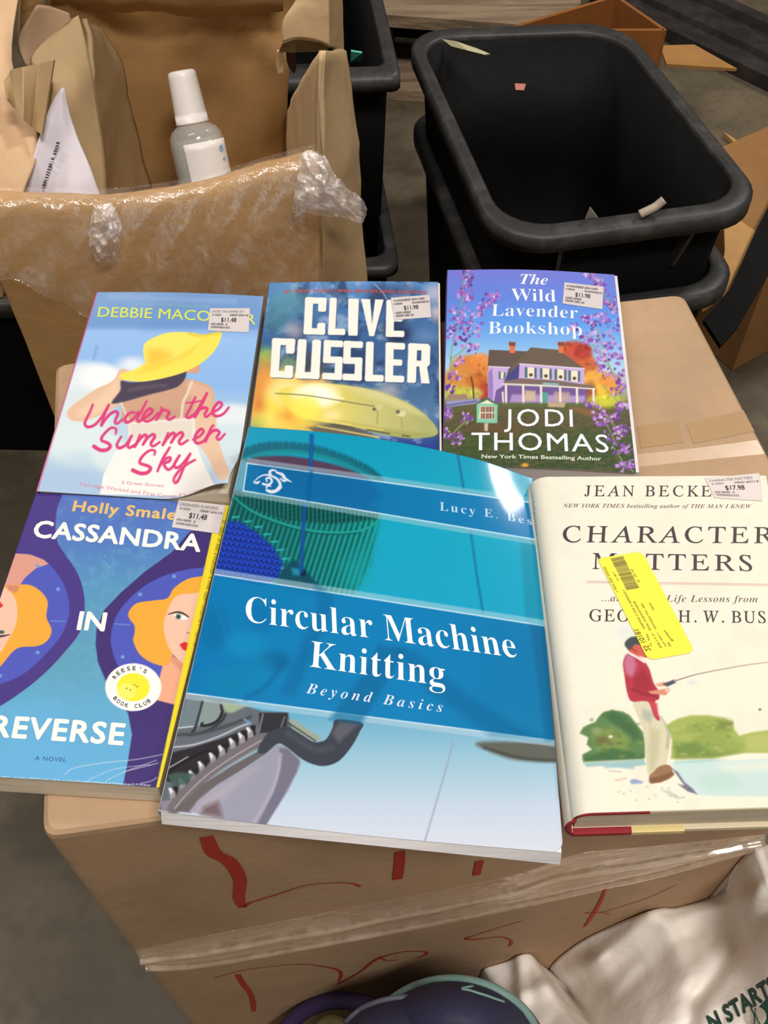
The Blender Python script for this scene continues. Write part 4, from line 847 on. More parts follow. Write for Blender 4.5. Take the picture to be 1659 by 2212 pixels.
    b = thing('paperback_book', 'paperback with a lilac porch house framed by lavender sprigs', 'book', at_z(1150, 800, 0), 'books laid out on the carton')
    sh.build('front_cover', M['matt_print'], b)
    pages(sh, 'pages', b, .0205, M['paper_white'], (.001, -.0020, .001, .001), top=.0003); spine(sh, b, .0205, mat('violet_spine', L4(90, 70, 150), .4)); back_cover(sh, b, .0205, M['back_card'])
    price_sticker(b, z((1006, 340), (1310, 384), (1318, 212), (1020, 178)), '$11.98', STK(None), sh)

def cassandra():
    z = frame(0, 1040, .32541); k = z.k
    sh = Sheet([(-130, 1672, .0168), (344, 1701, .0168), (495.5, 1091.5, .0175), (78.5, 1064.5, .0175)], bump=lambda s, t: .0008 * np.sin(np.pi * s))
    p = sh.grid(PITCH_INK)
    p.fill(ramp([(1040 + 50 * k, (84, 112, 188)), (1040 + 350 * k, (78, 116, 192)), (1040 + 700 * k, (84, 146, 190)), (1040 + 1200 * k, (90, 156, 186)), (1040 + 1500 * k, (94, 166, 206)), (1040 + 1950 * k, (98, 172, 220))]))
    X, Y = p.X, p.Y; n = fbm(X / 14, Y / 14, 4, 4); p._mix(np.arange(len(X)), np.clip((n - .5) * 2, 0, .25), (110, 170, 200))
    p.poly(z((0, 1500), (320, 1430), (420, 1520), (500, 1980), (0, 1980)), (100, 176, 226), 60 * k, .35)
    pu, pu2, bl, org, face = (70, 52, 132), (62, 44, 112), (76, 86, 186), (240, 166, 58), (236, 190, 166)
    p.poly(z((240, 40), (414, 40), (380, 180), (368, 290), (382, 400), (430, 480), (510, 600), (552, 720), (562, 850), (535, 990), (440, 1120), (300, 1270), (140, 1400), (-30, 1510), (-150, 1570), (-300, 1500), (-300, 900), (40, 500)), pu, 2.5 * k, smooth=True)
    p.poly(z((60, 478), (105, 478), (200, 485), (290, 520), (370, 600), (430, 700), (460, 820), (450, 920), (400, 1030), (300, 1150), (180, 1260), (60, 1325), (-40, 1348), (-200, 1350), (-300, 1000), (-60, 560)), bl, 2.5 * k, smooth=True)
    p.poly(z((60, 478), (105, 478), (200, 485), (290, 520), (322, 548), (240, 575), (165, 640), (130, 692), (30, 740), (-80, 800), (-100, 560)), (216, 152, 136), 2.5 * k)
    p.poly(z((-60, 700), (60, 690), (190, 686), (270, 730), (316, 800), (308, 900), (342, 985), (318, 1052), (250, 1092), (110, 1110), (0, 1230), (-120, 1330), (-200, 1000)), org, 2.5 * k, smooth=True)
    p.poly(z((-80, 640), (40, 712), (96, 770), (116, 860), (100, 965), (50, 1060), (0, 1140), (-80, 1200), (-200, 1000)), face, 2.5 * k, smooth=True)
    p.poly(z((40, 690), (130, 692), (110, 745), (60, 722)), (200, 130, 112), 4 * k, .9); p.poly(z((-40, 780), (2, 800), (22, 824), (0, 842), (-40, 860)), (206, 44, 46), 2.5 * k)
    p.stroke(z((-20, 1030), (20, 1026), (66, 1016)), [16 * k, 12 * k, 4 * k], (36, 34, 44), 2.5 * k); p.ell(*z.one(10, 1000), 20 * k, 12 * k, (60, 90, 84), 4 * k)
    p.poly(z((1262, 330), (1140, 470), (960, 600), (800, 740), (690, 855), (640, 980), (634, 1080), (650, 1200), (700, 1320), (780, 1430), (850, 1540), (876, 1680), (850, 1850), (818, 2010), (1060, 2040), (1200, 1500), (1420, 320)), pu2, 2.5 * k)
    p.poly(z((1400, 572), (1340, 572), (1240, 585), (1100, 622), (950, 700), (830, 810), (760, 920), (736, 1050), (756, 1160), (800, 1240), (900, 1300), (1080, 1290), (1300, 1100)), bl, 2.5 * k, smooth=True)
    p.poly(z((1090, 1180), (1120, 1140), (1220, 1215), (1240, 1230), (1160, 1482), (1036, 1450), (1060, 1300)), (236, 168, 136), 2.5 * k)
    p.poly(z((1400, 622), (1330, 630), (1240, 650), (1155, 708), (1110, 775), (1020, 790), (905, 810), (853, 870), (862, 915), (892, 955), (893, 1010), (885, 1060), (930, 1150), (1020, 1208), (1112, 1216), (1160, 1100), (1200, 800), (1340, 740)), org, 2.5 * k, smooth=True)
    p.poly(z((1360, 735), (1240, 742), (1160, 770), (1110, 862), (1086, 960), (1110, 1080), (1160, 1160), (1220, 1216), (1260, 1240), (1360, 900)), face, 2.5 * k, smooth=True)
    p.poly(z((1195, 735), (1240, 748), (1330, 735), (1350, 690), (1240, 690)), org, 2.5 * k)
    p.poly(z((1140, 1150), (1180, 1180), (1224, 1222), (1200, 1260), (1130, 1190)), (214, 140, 112), 6 * k, .7)
    p.poly(z((1146, 884), (1190, 878), (1250, 905), (1240, 918), (1180, 916)), (240, 238, 236), 2.5 * k); p.ell(*z.one(1184, 898), 18 * k, 18 * k, (70, 112, 96), 3 * k); p.ell(*z.one(1184, 898), 7 * k, 7 * k, (20, 24, 24), 3 * k)
    p.stroke(z((1116, 882), (1170, 868), (1215, 876), (1252, 900)), [5 * k, 13 * k, 8 * k], (34, 30, 40), 2.5 * k); p.stroke(z((1240, 1002), (1258, 1008)), 5 * k, (120, 70, 60), 2 * k)
    p.poly(z((1190, 1084), (1224, 1064), (1246, 1072), (1260, 1070), (1244, 1130), (1214, 1116)), (214, 44, 46), 2.5 * k)
    for x, y in ((385, 715), (930, 750), (1155, 630), (250, 1135), (815, 1165), (0, 1290), (250, 560)): p.ell(*z.one(x, y), 13 * k, 12 * k, (112, 156, 214), 5 * k)
    for a, b in (((335, 925), (432, 930)), ((764, 945), (862, 953))): p.stroke(z(a, b), 5 * k, (110, 160, 206), 2 * k, smooth=False)
    for _ in range(26): p.ell(*z.one(rng.uniform(560, 760), rng.uniform(480, 660)), 5 * k, 5 * k, (120, 180, 200), 3 * k, .5)
    p.ell(*z.one(885, 1366), 186 * k, 158 * k, (243, 240, 238), 2.5 * k); p.ell(*z.one(885, 1366), 109 * k, 94 * k, (242, 228, 50), 3 * k); p.ell(*z.one(842, 1392), 62 * k, 54 * k, (246, 236, 120), 14 * k, .8)
    for x, y in ((840, 1374), (866, 1384), (892, 1350), (910, 1362)): p.ell(*z.one(x, y), 7 * k, 6 * k, (160, 150, 50), 3 * k)
    p.poly(z((1408, 340), (1440, 148), (1530, 140), (1486, 330), (1068, 2040), (1036, 2034)), (244, 222, 40), 2.5 * k); p.poly(z((1430, 340), (1458, 148), (1478, 148), (1452, 340), (1056, 2040), (1046, 2034)), (250, 232, 66), 6 * k, .6)
    for i in range(70):
        t = i / 70; x, y = 1492 - t * 195, 250 + t * 850
        if rng.uniform() < .8: p.stroke(z((x - rng.uniform(8, 20), y - 2), (x + 4, y + 2)), rng.uniform(4, 7) * k, (96, 84, 24), 2 * k, .75, False)
    for pts, w in [(((430, 1945), (500, 1900), (700, 1866), (900, 1846), (1080, 1812)), 5), (((580, 1985), (760, 1910), (1000, 1880)), 4), (((700, 1990), (820, 1930), (1040, 1850)), 4), (((830, 1925), (930, 1900), (1050, 1870)), 5), (((930, 2005), (1000, 1990), (1040, 1965)), 5)]:
        p.stroke(z(*pts), w * k, (206, 214, 228), 2.5 * k, .8)
    for x in range(0, 1000, 26): p.ell(*z.one(x, 1962 + x * .055 + rng.uniform(-3, 3)), rng.uniform(6, 16) * k, 4 * k, (226, 224, 220), 3 * k, .8)
    T = sh.text; w = (246, 242, 238)
    T('Holly Smale', z.one(478, 196), z.one(1166, 256), z.one(494, 130), (226, 186, 118), 'sans', .03, 1.1)
    T('CASSANDRA', z.one(214, 368), z.one(1330, 466), z.one(238, 262), w, 'sans', .03, 1.05); T('IN', z.one(508, 982), z.one(694, 992), z.one(530, 866), w, 'sans', .03)
    T('REVERSE', z.one(-66, 1690), z.one(818, 1748), z.one(-38, 1556), w, 'sans', .03, 1.1); T('A NOVEL', z.one(230, 1848), z.one(438, 1862), z.one(236, 1822), (66, 118, 170), 'sans', .02, 1.15)
    for txt, a0, a1, out in (("REESE'S", 205, 310, 1), ('BOOK CLUB', 150, 40, -1)):
        nch = len(txt)
        for i, ch in enumerate(txt):
            if ch == ' ': continue
            a = math.radians(a0 + (a1 - a0) * (i + .5) / nch); ux, uy = math.cos(a), math.sin(a); R = 134
            cx, cy = 885 + R * 1.1 * ux, 1366 + R * .94 * uy; rx, ry = (-uy, ux) if out > 0 else (uy, -ux); h = 26; wd = 21 if ch != "'" else 6
            upx, upy = (ux, uy) if out > 0 else (-ux, -uy)
            bl = (cx - rx * wd / 2 - upx * h / 2, cy - ry * wd / 2 - upy * h / 2); br = (bl[0] + rx * wd, bl[1] + ry * wd); tl = (bl[0] + upx * h, bl[1] + upy * h)
            if ch == "'": bl = (bl[0] + upx * h * .62, bl[1] + upy * h * .62); br = (br[0] + upx * h * .62, br[1] + upy * h * .62); tl = (bl[0] + upx * h, bl[1] + upy * h)
            if ch != "'": T(ch, z.one(*bl), z.one(*br), z.one(*tl), (60, 58, 60), 'sans', .02)
            else: p.stroke(z((cx + upx * 4, cy + upy * 4), (cx + upx * 14, cy + upy * 14)), 5 * k, (60, 58, 60), 2 * k)
    b = thing('paperback_book', 'purple and blue paperback with two orange-haired portraits and a yellow edge strip', 'book', at_z(200, 1400, 0), 'books laid out on the carton')
    sh.build('front_cover', M['matt_print'], b)
    pages(sh, 'pages', b, .0155, M['paper'], (.001, .001, .0006, .001), slant=.0018); spine(sh, b, .0155, mat('purple_spine', L4(70, 50, 130), .4)); back_cover(sh, b, .0155, M['back_card'])
    price_sticker(b, z((1140, 306), (1452, 350), (1500, 160), (1186, 122)), '$11.48', STK('CASSANDRA IN REVERSE'), sh)
def circular():
    z = frame(340, 920, .53044); k = z.k
    sh = Sheet([(342.6, 1752, .031), (1217, 1842, .0155), (1152, 1024, .031), (538, 922, .037)],
               bump=lambda s, t: (.0085 * t ** 2 - .0042 * (1 - t) ** 2) * np.sin(np.pi * s) - .0045 * sm((s - .80) / .25) * sm((t - .72) / .3), round_c={(1, 0): .006})
    p = sh.grid(PITCH_INK)
    p.fill(ramp([(920, (14, 148, 186)), (1100, (12, 160, 192)), (1300, (20, 158, 196)), (1480, (40, 150, 200)), (1560, (112, 172, 204)), (1640, (150, 192, 214)), (1740, (190, 206, 226)), (1880, (220, 220, 234))]))
    X, Y = p.X, p.Y; A = np.arange(len(X))
    p.poly(z((1470, 330), (1540, 330), (1600, 800), (1500, 800)), (16, 128, 160), 8 * k, .6)  # darker margin: shadow of the hardcover alongside, painted into the ink
    # the needle cylinder
    body = z((290, 260), (900, 330), (905, 370), (870, 560), (800, 690), (700, 690), (480, 640), (300, 600), (240, 500))
    def needles(x, y):
        d = (x - 340) / k - 250 - ((y - 920) / k - 400) * (-.32)
        w = .5 + .5 * np.sin(d / 22.0 * 2 * np.pi); f = np.clip(d / 620, 0, 1)[:, None]
        c = (1 - f) * np.array([14, 104, 100]) + f * np.array([16, 152, 150])
        return c * (0.62 + .38 * sm((w - .25) * 1.8))[:, None]
    p.poly(body, needles, 10 * k, .96); p.poly(z((760, 560), (860, 480), (905, 400), (860, 640), (770, 690)), (16, 152, 160), 40 * k, .6)
    p.poly(z((300, 270), (900, 330), (900, 380), (720, 400), (520, 385), (300, 300)), lambda x, y: np.array([10, 86, 84]) * (0.7 + .5 * (np.sin((x - 340) / k / 17 * 2 * np.pi) > 0.2))[:, None], 6 * k, .9)
    p.stroke(z((300, 280), (380, 345), (500, 395), (620, 425), (720, 434), (820, 428), (890, 395), (905, 360)), 10 * k, (24, 150, 140), 3 * k)
    p.stroke(z((300, 286), (380, 352), (500, 403), (620, 433), (720, 442), (820, 436)), 4 * k, (8, 80, 84), 3 * k)
    p.stroke(z((350, 118), (420, 92), (520, 86), (640, 100), (760, 138), (850, 180), (900, 220)), 38 * k, (16, 98, 120), 9 * k, .9)
    p.stroke(z((350, 140), (450, 112), (560, 106), (680, 128), (790, 168), (870, 214)), 18 * k, (20, 138, 148), 6 * k, .9)
    for i in range(46):
        t = i / 45; q = spline(z((350, 100), (420, 76), (520, 70), (640, 84), (760, 122), (850, 166), (905, 206)), False, 12); x, y = q[int(t * (len(q) - 1))]
        p.stroke([(x, y - 3), (x, y + 3)], 2.4, (10, 82, 104), 1, .7, False)
    p.poly(z((368, 150), (400, 128), (520, 122), (650, 140), (780, 176), (860, 220), (700, 212), (500, 190)), (84, 54, 78), 6 * k, .95, True)
    # knitted fabric
    def knit(x, y):
        a = (x - 340) / k; b = (y - 920) / k; u = np.sin((a + b * .3) / 22 * 2 * np.pi); v = np.sin((b - a * .15) / 24 * 2 * np.pi + 1.3 * (u > 0))
        return np.array([26, 60, 172])[None, :] * (0.72 + .42 * sm(.5 + .7 * u * v + .25 * u))[:, None]
    p.poly(z((228, 600), (286, 392), (330, 386), (400, 430), (470, 492), (512, 560), (495, 620), (420, 655), (230, 612)), knit, 5 * k)
    for (x, y) in ((320, 372), (370, 390), (412, 412), (448, 442), (478, 472), (503, 506), (522, 542), (520, 580)):
        p.stroke(z((x - 14, y), (x + 12, y - 2)), 7 * k, (54, 176, 190), 3 * k, .9, False); p.stroke(z((x + 8, y), (x + 6, y + 30)), 5 * k, (20, 120, 130), 3 * k, .8, False)
    p.poly(z((480, 640), (520, 570), (556, 544), (600, 580), (640, 630), (690, 670), (600, 690), (500, 660)), (12, 70, 92), 6 * k, .95)
    p.poly(z((545, 578), (585, 582), (592, 612), (552, 606)), (30, 140, 170), 6 * k, .8); p.ell(*z.one(592, 600), 12 * k, 14 * k, (14, 34, 70), 5 * k)
    p.stroke(z((628, 40), (622, 180), (600, 330), (590, 480), (586, 590)), 17 * k, (14, 74, 150), 4 * k, .85); p.stroke(z((628, 40), (625, 150)), 5 * k, (20, 100, 170), 2 * k, .7)
    p.stroke(z((1222, 112), (1236, 190), (1250, 270)), 9 * k, (10, 96, 150), 4 * k, .8); p.stroke(z((1276, 432), (1300, 600), (1326, 762)), 9 * k, (10, 104, 150), 4 * k, .8)
    p.poly(z((1535, 460), (1590, 800), (1610, 800), (1560, 450)), (14, 126, 160), 8 * k, .5)  # same painted shadow strip, carried down the margin
    # the lower machine (second reading frame)
    y2 = frame(340, 1480, .31344); j = y2.k
    p.poly(y2((-20, 60), (260, 60), (520, 110), (720, 180), (900, 190), (930, 300), (700, 420), (420, 560), (200, 700), (80, 870), (-60, 850)), (96, 104, 114), 6 * j)
    p.poly(y2((200, 90), (320, 100), (270, 290), (140, 300)), (112, 128, 138), 8 * j, .9); p.poly(y2((310, 90), (430, 120), (440, 180), (400, 250), (320, 285), (260, 280)), (134, 150, 150), 8 * j, .95)
    p.stroke(y2((312, 108), (262, 290), (240, 320)), 14 * j, (40, 40, 46), 6 * j); p.stroke(y2((440, 140), (446, 190), (420, 240), (370, 270), (306, 280), (310, 264)), 18 * j, (38, 34, 40), 5 * j)
    p.stroke(y2((480, 170), (440, 250), (330, 320), (220, 344)), 16 * j, (50, 50, 56), 6 * j); p.poly(y2((440, 120), (620, 140), (520, 190), (470, 190)), (160, 180, 150), 10 * j, .9)
    p.stroke(y2((100, 300), (245, 284)), 9 * j, (190, 200, 214), 4 * j); p.stroke(y2((110, 345), (300, 330), (480, 280), (640, 220)), 22 * j, (70, 72, 80), 8 * j); p.stroke(y2((100, 428), (250, 410), (420, 355), (560, 290), (640, 262)), 11 * j, (184, 188, 202), 5 * j)
    p.stroke(y2((600, 235), (640, 268)), 14 * j, (110, 150, 190), 6 * j)
    gear = [(60, 500), (200, 452), (360, 400), (480, 352), (590, 310), (660, 312)]
    p.poly(y2((40, 480), (240, 430), (440, 370), (600, 305), (664, 330), (650, 362), (560, 390), (470, 440), (400, 500), (330, 560), (250, 640), (190, 700), (60, 660)), (44, 42, 48), 5 * j)
    for x, y in ((655, 352), (598, 390), (535, 428), (462, 478), (398, 528), (322, 588), (258, 652), (188, 705), (120, 770)):
        p.poly(y2((x - 16, y - 74), (x + 22, y - 76), (x + 20, y - 6), (x + 6, y + 4)), (34, 32, 38), 5 * j); p.poly(y2((x - 44, y - 58), (x - 30, y - 66), (x + 2, y - 36), (x + 10, y + 2), (x - 30, y + 18)), (150, 146, 156), 5 * j); p.poly(y2((x - 44, y - 58), (x - 32, y - 64), (x - 12, y - 40), (x - 26, y - 18)), (226, 224, 230), 4 * j)
    p.poly(y2((70, 620), (140, 600), (260, 610), (200, 680), (110, 700)), (66, 92, 88), 8 * j, .9); p.stroke(y2((66, 600), (200, 520), (300, 470), (370, 450)), 16 * j, (32, 30, 34), 5 * j); p.stroke(y2((70, 576), (210, 494)), 9 * j, (150, 156, 160), 4 * j)
    p.poly(y2((20, 800), (120, 790), (120, 860), (30, 860)), (140, 128, 146), 6 * j); p.stroke(y2((110, 850), (200, 740), (330, 620), (470, 520), (620, 430), (790, 345)), 84 * j, (112, 106, 112), 10 * j); p.stroke(y2((120, 850), (210, 742), (340, 622), (480, 522), (640, 424), (790, 342)), 7 * j, (176, 170, 176), 4 * j)
    p.poly(y2((120, 870), (300, 690), (520, 550), (700, 450), (800, 360), (860, 380), (740, 480), (560, 600), (400, 700), (280, 800), (230, 880)), (98, 90, 92), 8 * j, .95)
    p.poly(y2((280, 800), (420, 690), (600, 580), (760, 470), (820, 410), (880, 420), (980, 505), (990, 540), (900, 730), (740, 975), (420, 920), (220, 870)), (150, 150, 172), 6 * j)
    p.poly(y2((300, 790), (440, 690), (620, 590), (700, 560), (520, 720), (420, 830), (470, 920), (240, 870)), (170, 164, 178), 30 * j, .8); p.poly(y2((320, 840), (420, 800), (450, 910), (300, 890)), (100, 80, 84), 22 * j, .8)
    p.poly(y2((840, 430), (900, 440), (980, 520), (960, 600), (860, 780), (745, 970), (690, 960), (800, 740), (850, 560)), (112, 110, 130), 8 * j, .95); p.stroke(y2((850, 480), (820, 650), (740, 820), (660, 950)), 20 * j, (172, 170, 190), 10 * j, .8)
    p.poly(y2((700, 190), (900, 190), (890, 320), (700, 330)), (48, 48, 54), 6 * j); p.stroke(y2((728, 200), (700, 320)), 12 * j, (120, 120, 128), 5 * j); p.stroke(y2((876, 220), (846, 310)), 12 * j, (104, 104, 112), 5 * j)
    p.poly(y2((905, 240), (940, 235), (1140, 370), (1080, 392), (940, 310)), (150, 162, 150), 6 * j); p.stroke(y2((905, 262), (990, 318), (1090, 385)), 8 * j, (44, 48, 50), 4 * j)
    p.poly(y2((760, 330), (860, 290), (900, 285), (1000, 345), (1070, 388), (1120, 390), (1165, 370), (1205, 300), (1236, 235), (1410, 260), (1395, 320), (1340, 420), (1260, 515), (1180, 553), (1100, 553), (1000, 512), (880, 420), (820, 405), (740, 470), (690, 450)), (58, 64, 76), 4 * j, smooth=True)
    p.poly(y2((1200, 330), (1260, 250), (1390, 270), (1320, 330), (1250, 400)), (96, 98, 108), 16 * j, .8); p.stroke(y2((900, 330), (1020, 410), (1110, 450), (1200, 430)), 40 * j, (76, 82, 96), 20 * j, .7)
    p.stroke(z((1205, 1285), (1160, 1450), (1088, 1695)), 7 * k, (146, 160, 178), 4 * k, .8)
    p.poly(z((1300, 1290), (1400, 1345), (1500, 1365), (1640, 1366), (1650, 1310), (1560, 1290)), (92, 92, 84), 9 * k, .95, True); p.stroke(z((1330, 1310), (1480, 1352), (1640, 1364)), 10 * k, (60, 62, 60), 5 * k, .7)
    p.stroke(z((1596, 820), (1620, 1080), (1640, 1300), (1655, 1500)), 44 * k, (60, 110, 150), 14 * k, .35)  # lower run of the hardcover's shadow, painted along the margin
    # bands
    def band(q, inner, edge, w=22):
        q = np.array(q, float); up = np.array([0, -w]); 
        p.poly(z(q[0] + up, q[1] + up, q[1], q[0]), edge, 1.5, .55); p.poly(z(q[3], q[2], q[2] - up, q[3] - up), edge, 1.5, .55)
        p.poly(z(*q), inner, 1.0, .93)
        for a, b in ((q[0], q[1]), (q[3], q[2])): p.stroke(z(a, b), 5 * k, (206, 226, 244), 1.0, .95, False)
    b1 = [(366, 152), (1560, 318), (1560, 466), (350, 264)]
    p.poly(z((326, 134), (366, 140), (350, 290), (310, 280)), (150, 160, 176), 2, .6)
    band(b1, ramp([(530, (6, 106, 166)), (760, (8, 104, 164)), (830, (6, 112, 170)), (1100, (4, 118, 178))], 0), (160, 190, 206)); p.stroke(z((366, 152), (350, 264)), 5 * k, (206, 226, 244), 1, .9, False)
    p.ell(*z.one(690, 220), 225 * k, 130 * k, (4, 88, 150), 14 * k, .55) if False else p.poly(z((420, 162), (860, 222), (912, 270), (905, 300), (850, 330), (420, 268)), (4, 92, 152), 16 * k, .5)
    p.stroke(z((626, 190), (616, 300)), 16 * k, (0, 84, 150), 4 * k, .6)
    b2 = [(228, 604), (1600, 818), (1660, 1288), (100, 1086)]
    band(b2, ramp([(400, (2, 112, 176)), (560, (4, 118, 178)), (900, (4, 120, 182)), (1200, (6, 112, 166))], 0), (176, 202, 218), 24)
    dk = (4, 94, 146)
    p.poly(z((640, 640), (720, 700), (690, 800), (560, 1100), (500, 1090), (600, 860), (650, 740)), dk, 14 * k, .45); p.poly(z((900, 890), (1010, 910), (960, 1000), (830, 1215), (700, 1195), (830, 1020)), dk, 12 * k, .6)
    p.poly(z((960, 900), (1060, 920), (1240, 1080), (1480, 1230), (1600, 1280), (1360, 1260), (1100, 1080)), dk, 18 * k, .5); p.poly(z((1520, 810), (1600, 818), (1660, 1288), (1580, 1280)), (10, 86, 130), 12 * k, .5)  # last polygon: the painted margin shadow where it crosses the band
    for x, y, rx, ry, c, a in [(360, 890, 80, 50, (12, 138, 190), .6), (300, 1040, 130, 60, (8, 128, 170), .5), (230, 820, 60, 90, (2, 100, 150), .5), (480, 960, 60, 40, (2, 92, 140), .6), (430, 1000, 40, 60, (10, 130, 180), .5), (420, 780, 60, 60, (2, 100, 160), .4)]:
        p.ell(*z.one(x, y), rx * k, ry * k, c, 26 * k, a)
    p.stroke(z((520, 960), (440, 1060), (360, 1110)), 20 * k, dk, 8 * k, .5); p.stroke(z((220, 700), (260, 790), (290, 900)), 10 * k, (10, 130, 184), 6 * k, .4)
    li = (214, 218, 238)
    for pts, w in [(((392, 228), (420, 205), (450, 200), (486, 215), (500, 240), (490, 258)), (3, 7, 12)), (((430, 236), (452, 240), (466, 226), (458, 212), (444, 214), (446, 226)), (8, 8, 5)), (((460, 200), (458, 186), (470, 180), (484, 184)), (10, 8, 5)), (((486, 190), (508, 198), (520, 214), (545, 228)), (7, 12, 3)), (((446, 262), (462, 268), (484, 264), (502, 250)), (9, 12, 9)), (((392, 230), (406, 232), (416, 226)), (3, 9, 4)), (((500, 214), (516, 224), (530, 218)), (4, 8, 4)), (((444, 252), (450, 244), (462, 246)), (6, 6, 4))]:
        p.stroke(z(*pts), [a * k * 1.2 for a in w], li, 2 * k)
    T = sh.text; wv = (240, 242, 248)
    T('Lucy E. Best', z.one(1150, 344), z.one(1556, 410), z.one(1150, 310), (176, 208, 236), 'serif', -.004, 1.35)
    T('Circular Machine', z.one(358, 796), z.one(1466, 945), z.one(362, 694), wv, 'serif', -.007, 1.03); T('Knitting', z.one(620, 980), z.one(1172, 1060), z.one(628, 876), wv, 'serif', -.007, 1.03)
    T('Beyond Basics', z.one(604, 1088), z.one(1160, 1166), z.one(612, 1048), (216, 226, 244), 'bolditalic', -.006, 1.45)
    sh.strip(z((372, 258), (384, 168)), 0.1, (200, 210, 230)) if False else None
    b = thing('paperback_book', 'large glossy blue knitting manual lying across the other books', 'book', at_z(780, 1400, 0), 'books laid out on the carton')
    m = M['gloss_print']
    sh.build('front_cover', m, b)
    pages(sh, 'pages', b, .0085, M['paper_white'], (.0008, .0008, .0003, .001), top=.0004, slant=.0035)
    spine(sh, b, .0085, mat('grey_spine', L4(150, 160, 170), .4), .0002); back_cover(sh, b, .0085, M['back_card'])

def character():
    z = frame(1130, 1000, .37071); k = z.k
    sh = Sheet([(1240, 1757, .029), (1790, 1740, .029), (1655, 1027, .037), (1148, 1030, .040)],
               bump=lambda s, t: -.009 * (1 - np.sqrt(np.clip(1 - np.clip((.075 - s) / .075, 0, 1) ** 2, 0, 1))) - .0008 * sm((.16 - np.abs(s - .10)) / .06) * (s > .04) * 0)
    p = sh.grid(PITCH_INK); cream = (240, 232, 215)
    p.fill(ramp([(1150, (232, 228, 212)), (1230, (234, 230, 216)), (1330, cream), (1660, (242, 232, 214))], 0))  # greyer towards the spine: shading painted into the jacket colour
    X, Y = p.X, p.Y; n = fbm(X / 60, Y / 60, 2, 4); p._mix(np.arange(len(X)), np.clip((n - .5) * 3, 0, .35), (226, 220, 204))
    # watercolour: fisherman, bushes, water
    g1, g2, g3, g4 = (92, 128, 78), (128, 148, 74), (62, 102, 64), (160, 176, 90)
    p.ell(*z.one(590, 985), 60 * k, 50 * k, (218, 226, 222), 30 * k, .8)
    p.poly(z((330, 1575), (350, 1540), (380, 1525), (420, 1510), (440, 1480), (470, 1450), (520, 1440), (580, 1448), (620, 1470), (660, 1520), (700, 1570), (712, 1640), (710, 1720), (520, 1730), (350, 1740), (345, 1700), (400, 1670), (370, 1640), (380, 1600)), g1, 6 * k)
    p.poly(z((460, 1470), (520, 1445), (600, 1480), (660, 1540), (690, 1600), (640, 1620), (560, 1540)), g3, 14 * k, .9); p.poly(z((400, 1580), (520, 1540), (620, 1600), (600, 1680), (440, 1680)), g2, 24 * k, .9); p.poly(z((350, 1720), (520, 1660), (700, 1700), (700, 1728), (360, 1742)), g3, 12 * k, .8)
    p.poly(z((420, 1600), (480, 1590), (520, 1640), (430, 1640)), (98, 88, 58), 14 * k, .7); p.ell(*z.one(510, 1595), 12 * k, 9 * k, (226, 222, 196), 5 * k, .9); p.ell(*z.one(430, 1560), 30 * k, 18 * k, (150, 160, 110), 10 * k, .7)
    p.poly(z((830, 1530), (900, 1490), (980, 1470), (1080, 1470), (1180, 1488), (1225, 1520), (1230, 1550), (1260, 1590), (1330, 1570), (1400, 1560), (1480, 1550), (1480, 1690), (1300, 1690), (1100, 1720), (860, 1725), (870, 1620)), g4, 8 * k)
    p.poly(z((900, 1560), (1040, 1500), (1200, 1500), (1200, 1600), (1300, 1660), (1100, 1710), (900, 1700)), (140, 160, 76), 30 * k, .8); p.poly(z((1120, 1500), (1220, 1510), (1210, 1560), (1130, 1550)), (122, 132, 64), 12 * k, .8); p.poly(z((880, 1640), (1000, 1620), (1100, 1690), (1240, 1680), (1100, 1715), (890, 1720)), (104, 132, 66), 20 * k, .8)
    p.poly(z((1290, 1590), (1400, 1575), (1480, 1580), (1480, 1670), (1300, 1680)), (182, 186, 110), 16 * k, .8); p.ell(*z.one(950, 1600), 50 * k, 30 * k, (170, 180, 96), 16 * k, .7)
    for _ in range(36): p.ell(*z.one(rng.uniform(860, 1220), rng.uniform(1500, 1700)), rng.uniform(8, 24) * k, rng.uniform(5, 12) * k, [g2, g4, (112, 136, 66), (190, 192, 120)][rng.integers(4)], 8 * k, .5)
    for _ in range(26): p.ell(*z.one(rng.uniform(370, 700), rng.uniform(1480, 1710)), rng.uniform(8, 22) * k, rng.uniform(5, 12) * k, [g1, g2, g3, (80, 116, 60)][rng.integers(4)], 8 * k, .5)
    wat = (196, 220, 218)
    p.poly(z((350, 1748), (520, 1742), (700, 1728), (720, 1760), (600, 1775), (480, 1765), (370, 1772)), (146, 188, 190), 6 * k, .9); p.poly(z((860, 1750), (1000, 1732), (1200, 1735), (1500, 1715), (1500, 1945), (1200, 1944), (1020, 1935), (930, 1860), (880, 1790)), wat, 8 * k, .95)
    p.poly(z((880, 1738), (1060, 1728), (1200, 1728), (1060, 1745), (880, 1752)), (170, 204, 206), 5 * k, .9); p.poly(z((1140, 1760), (1480, 1730), (1480, 1790), (1180, 1800)), (228, 230, 216), 24 * k, .7); p.poly(z((1000, 1830), (1200, 1800), (1300, 1880), (1080, 1920)), (184, 214, 204), 26 * k, .7)
    p.stroke(z((480, 1770), (560, 1768), (640, 1776)), 20 * k, (150, 188, 204), 8 * k, .8)
    # man
    p.poly(z((640, 1395), (700, 1388), (760, 1390), (800, 1500), (838, 1540), (858, 1600), (850, 1680), (836, 1760), (850, 1800), (740, 1825), (722, 1780), (712, 1680), (700, 1560), (660, 1460)), (212, 206, 176), 4 * k, smooth=True)
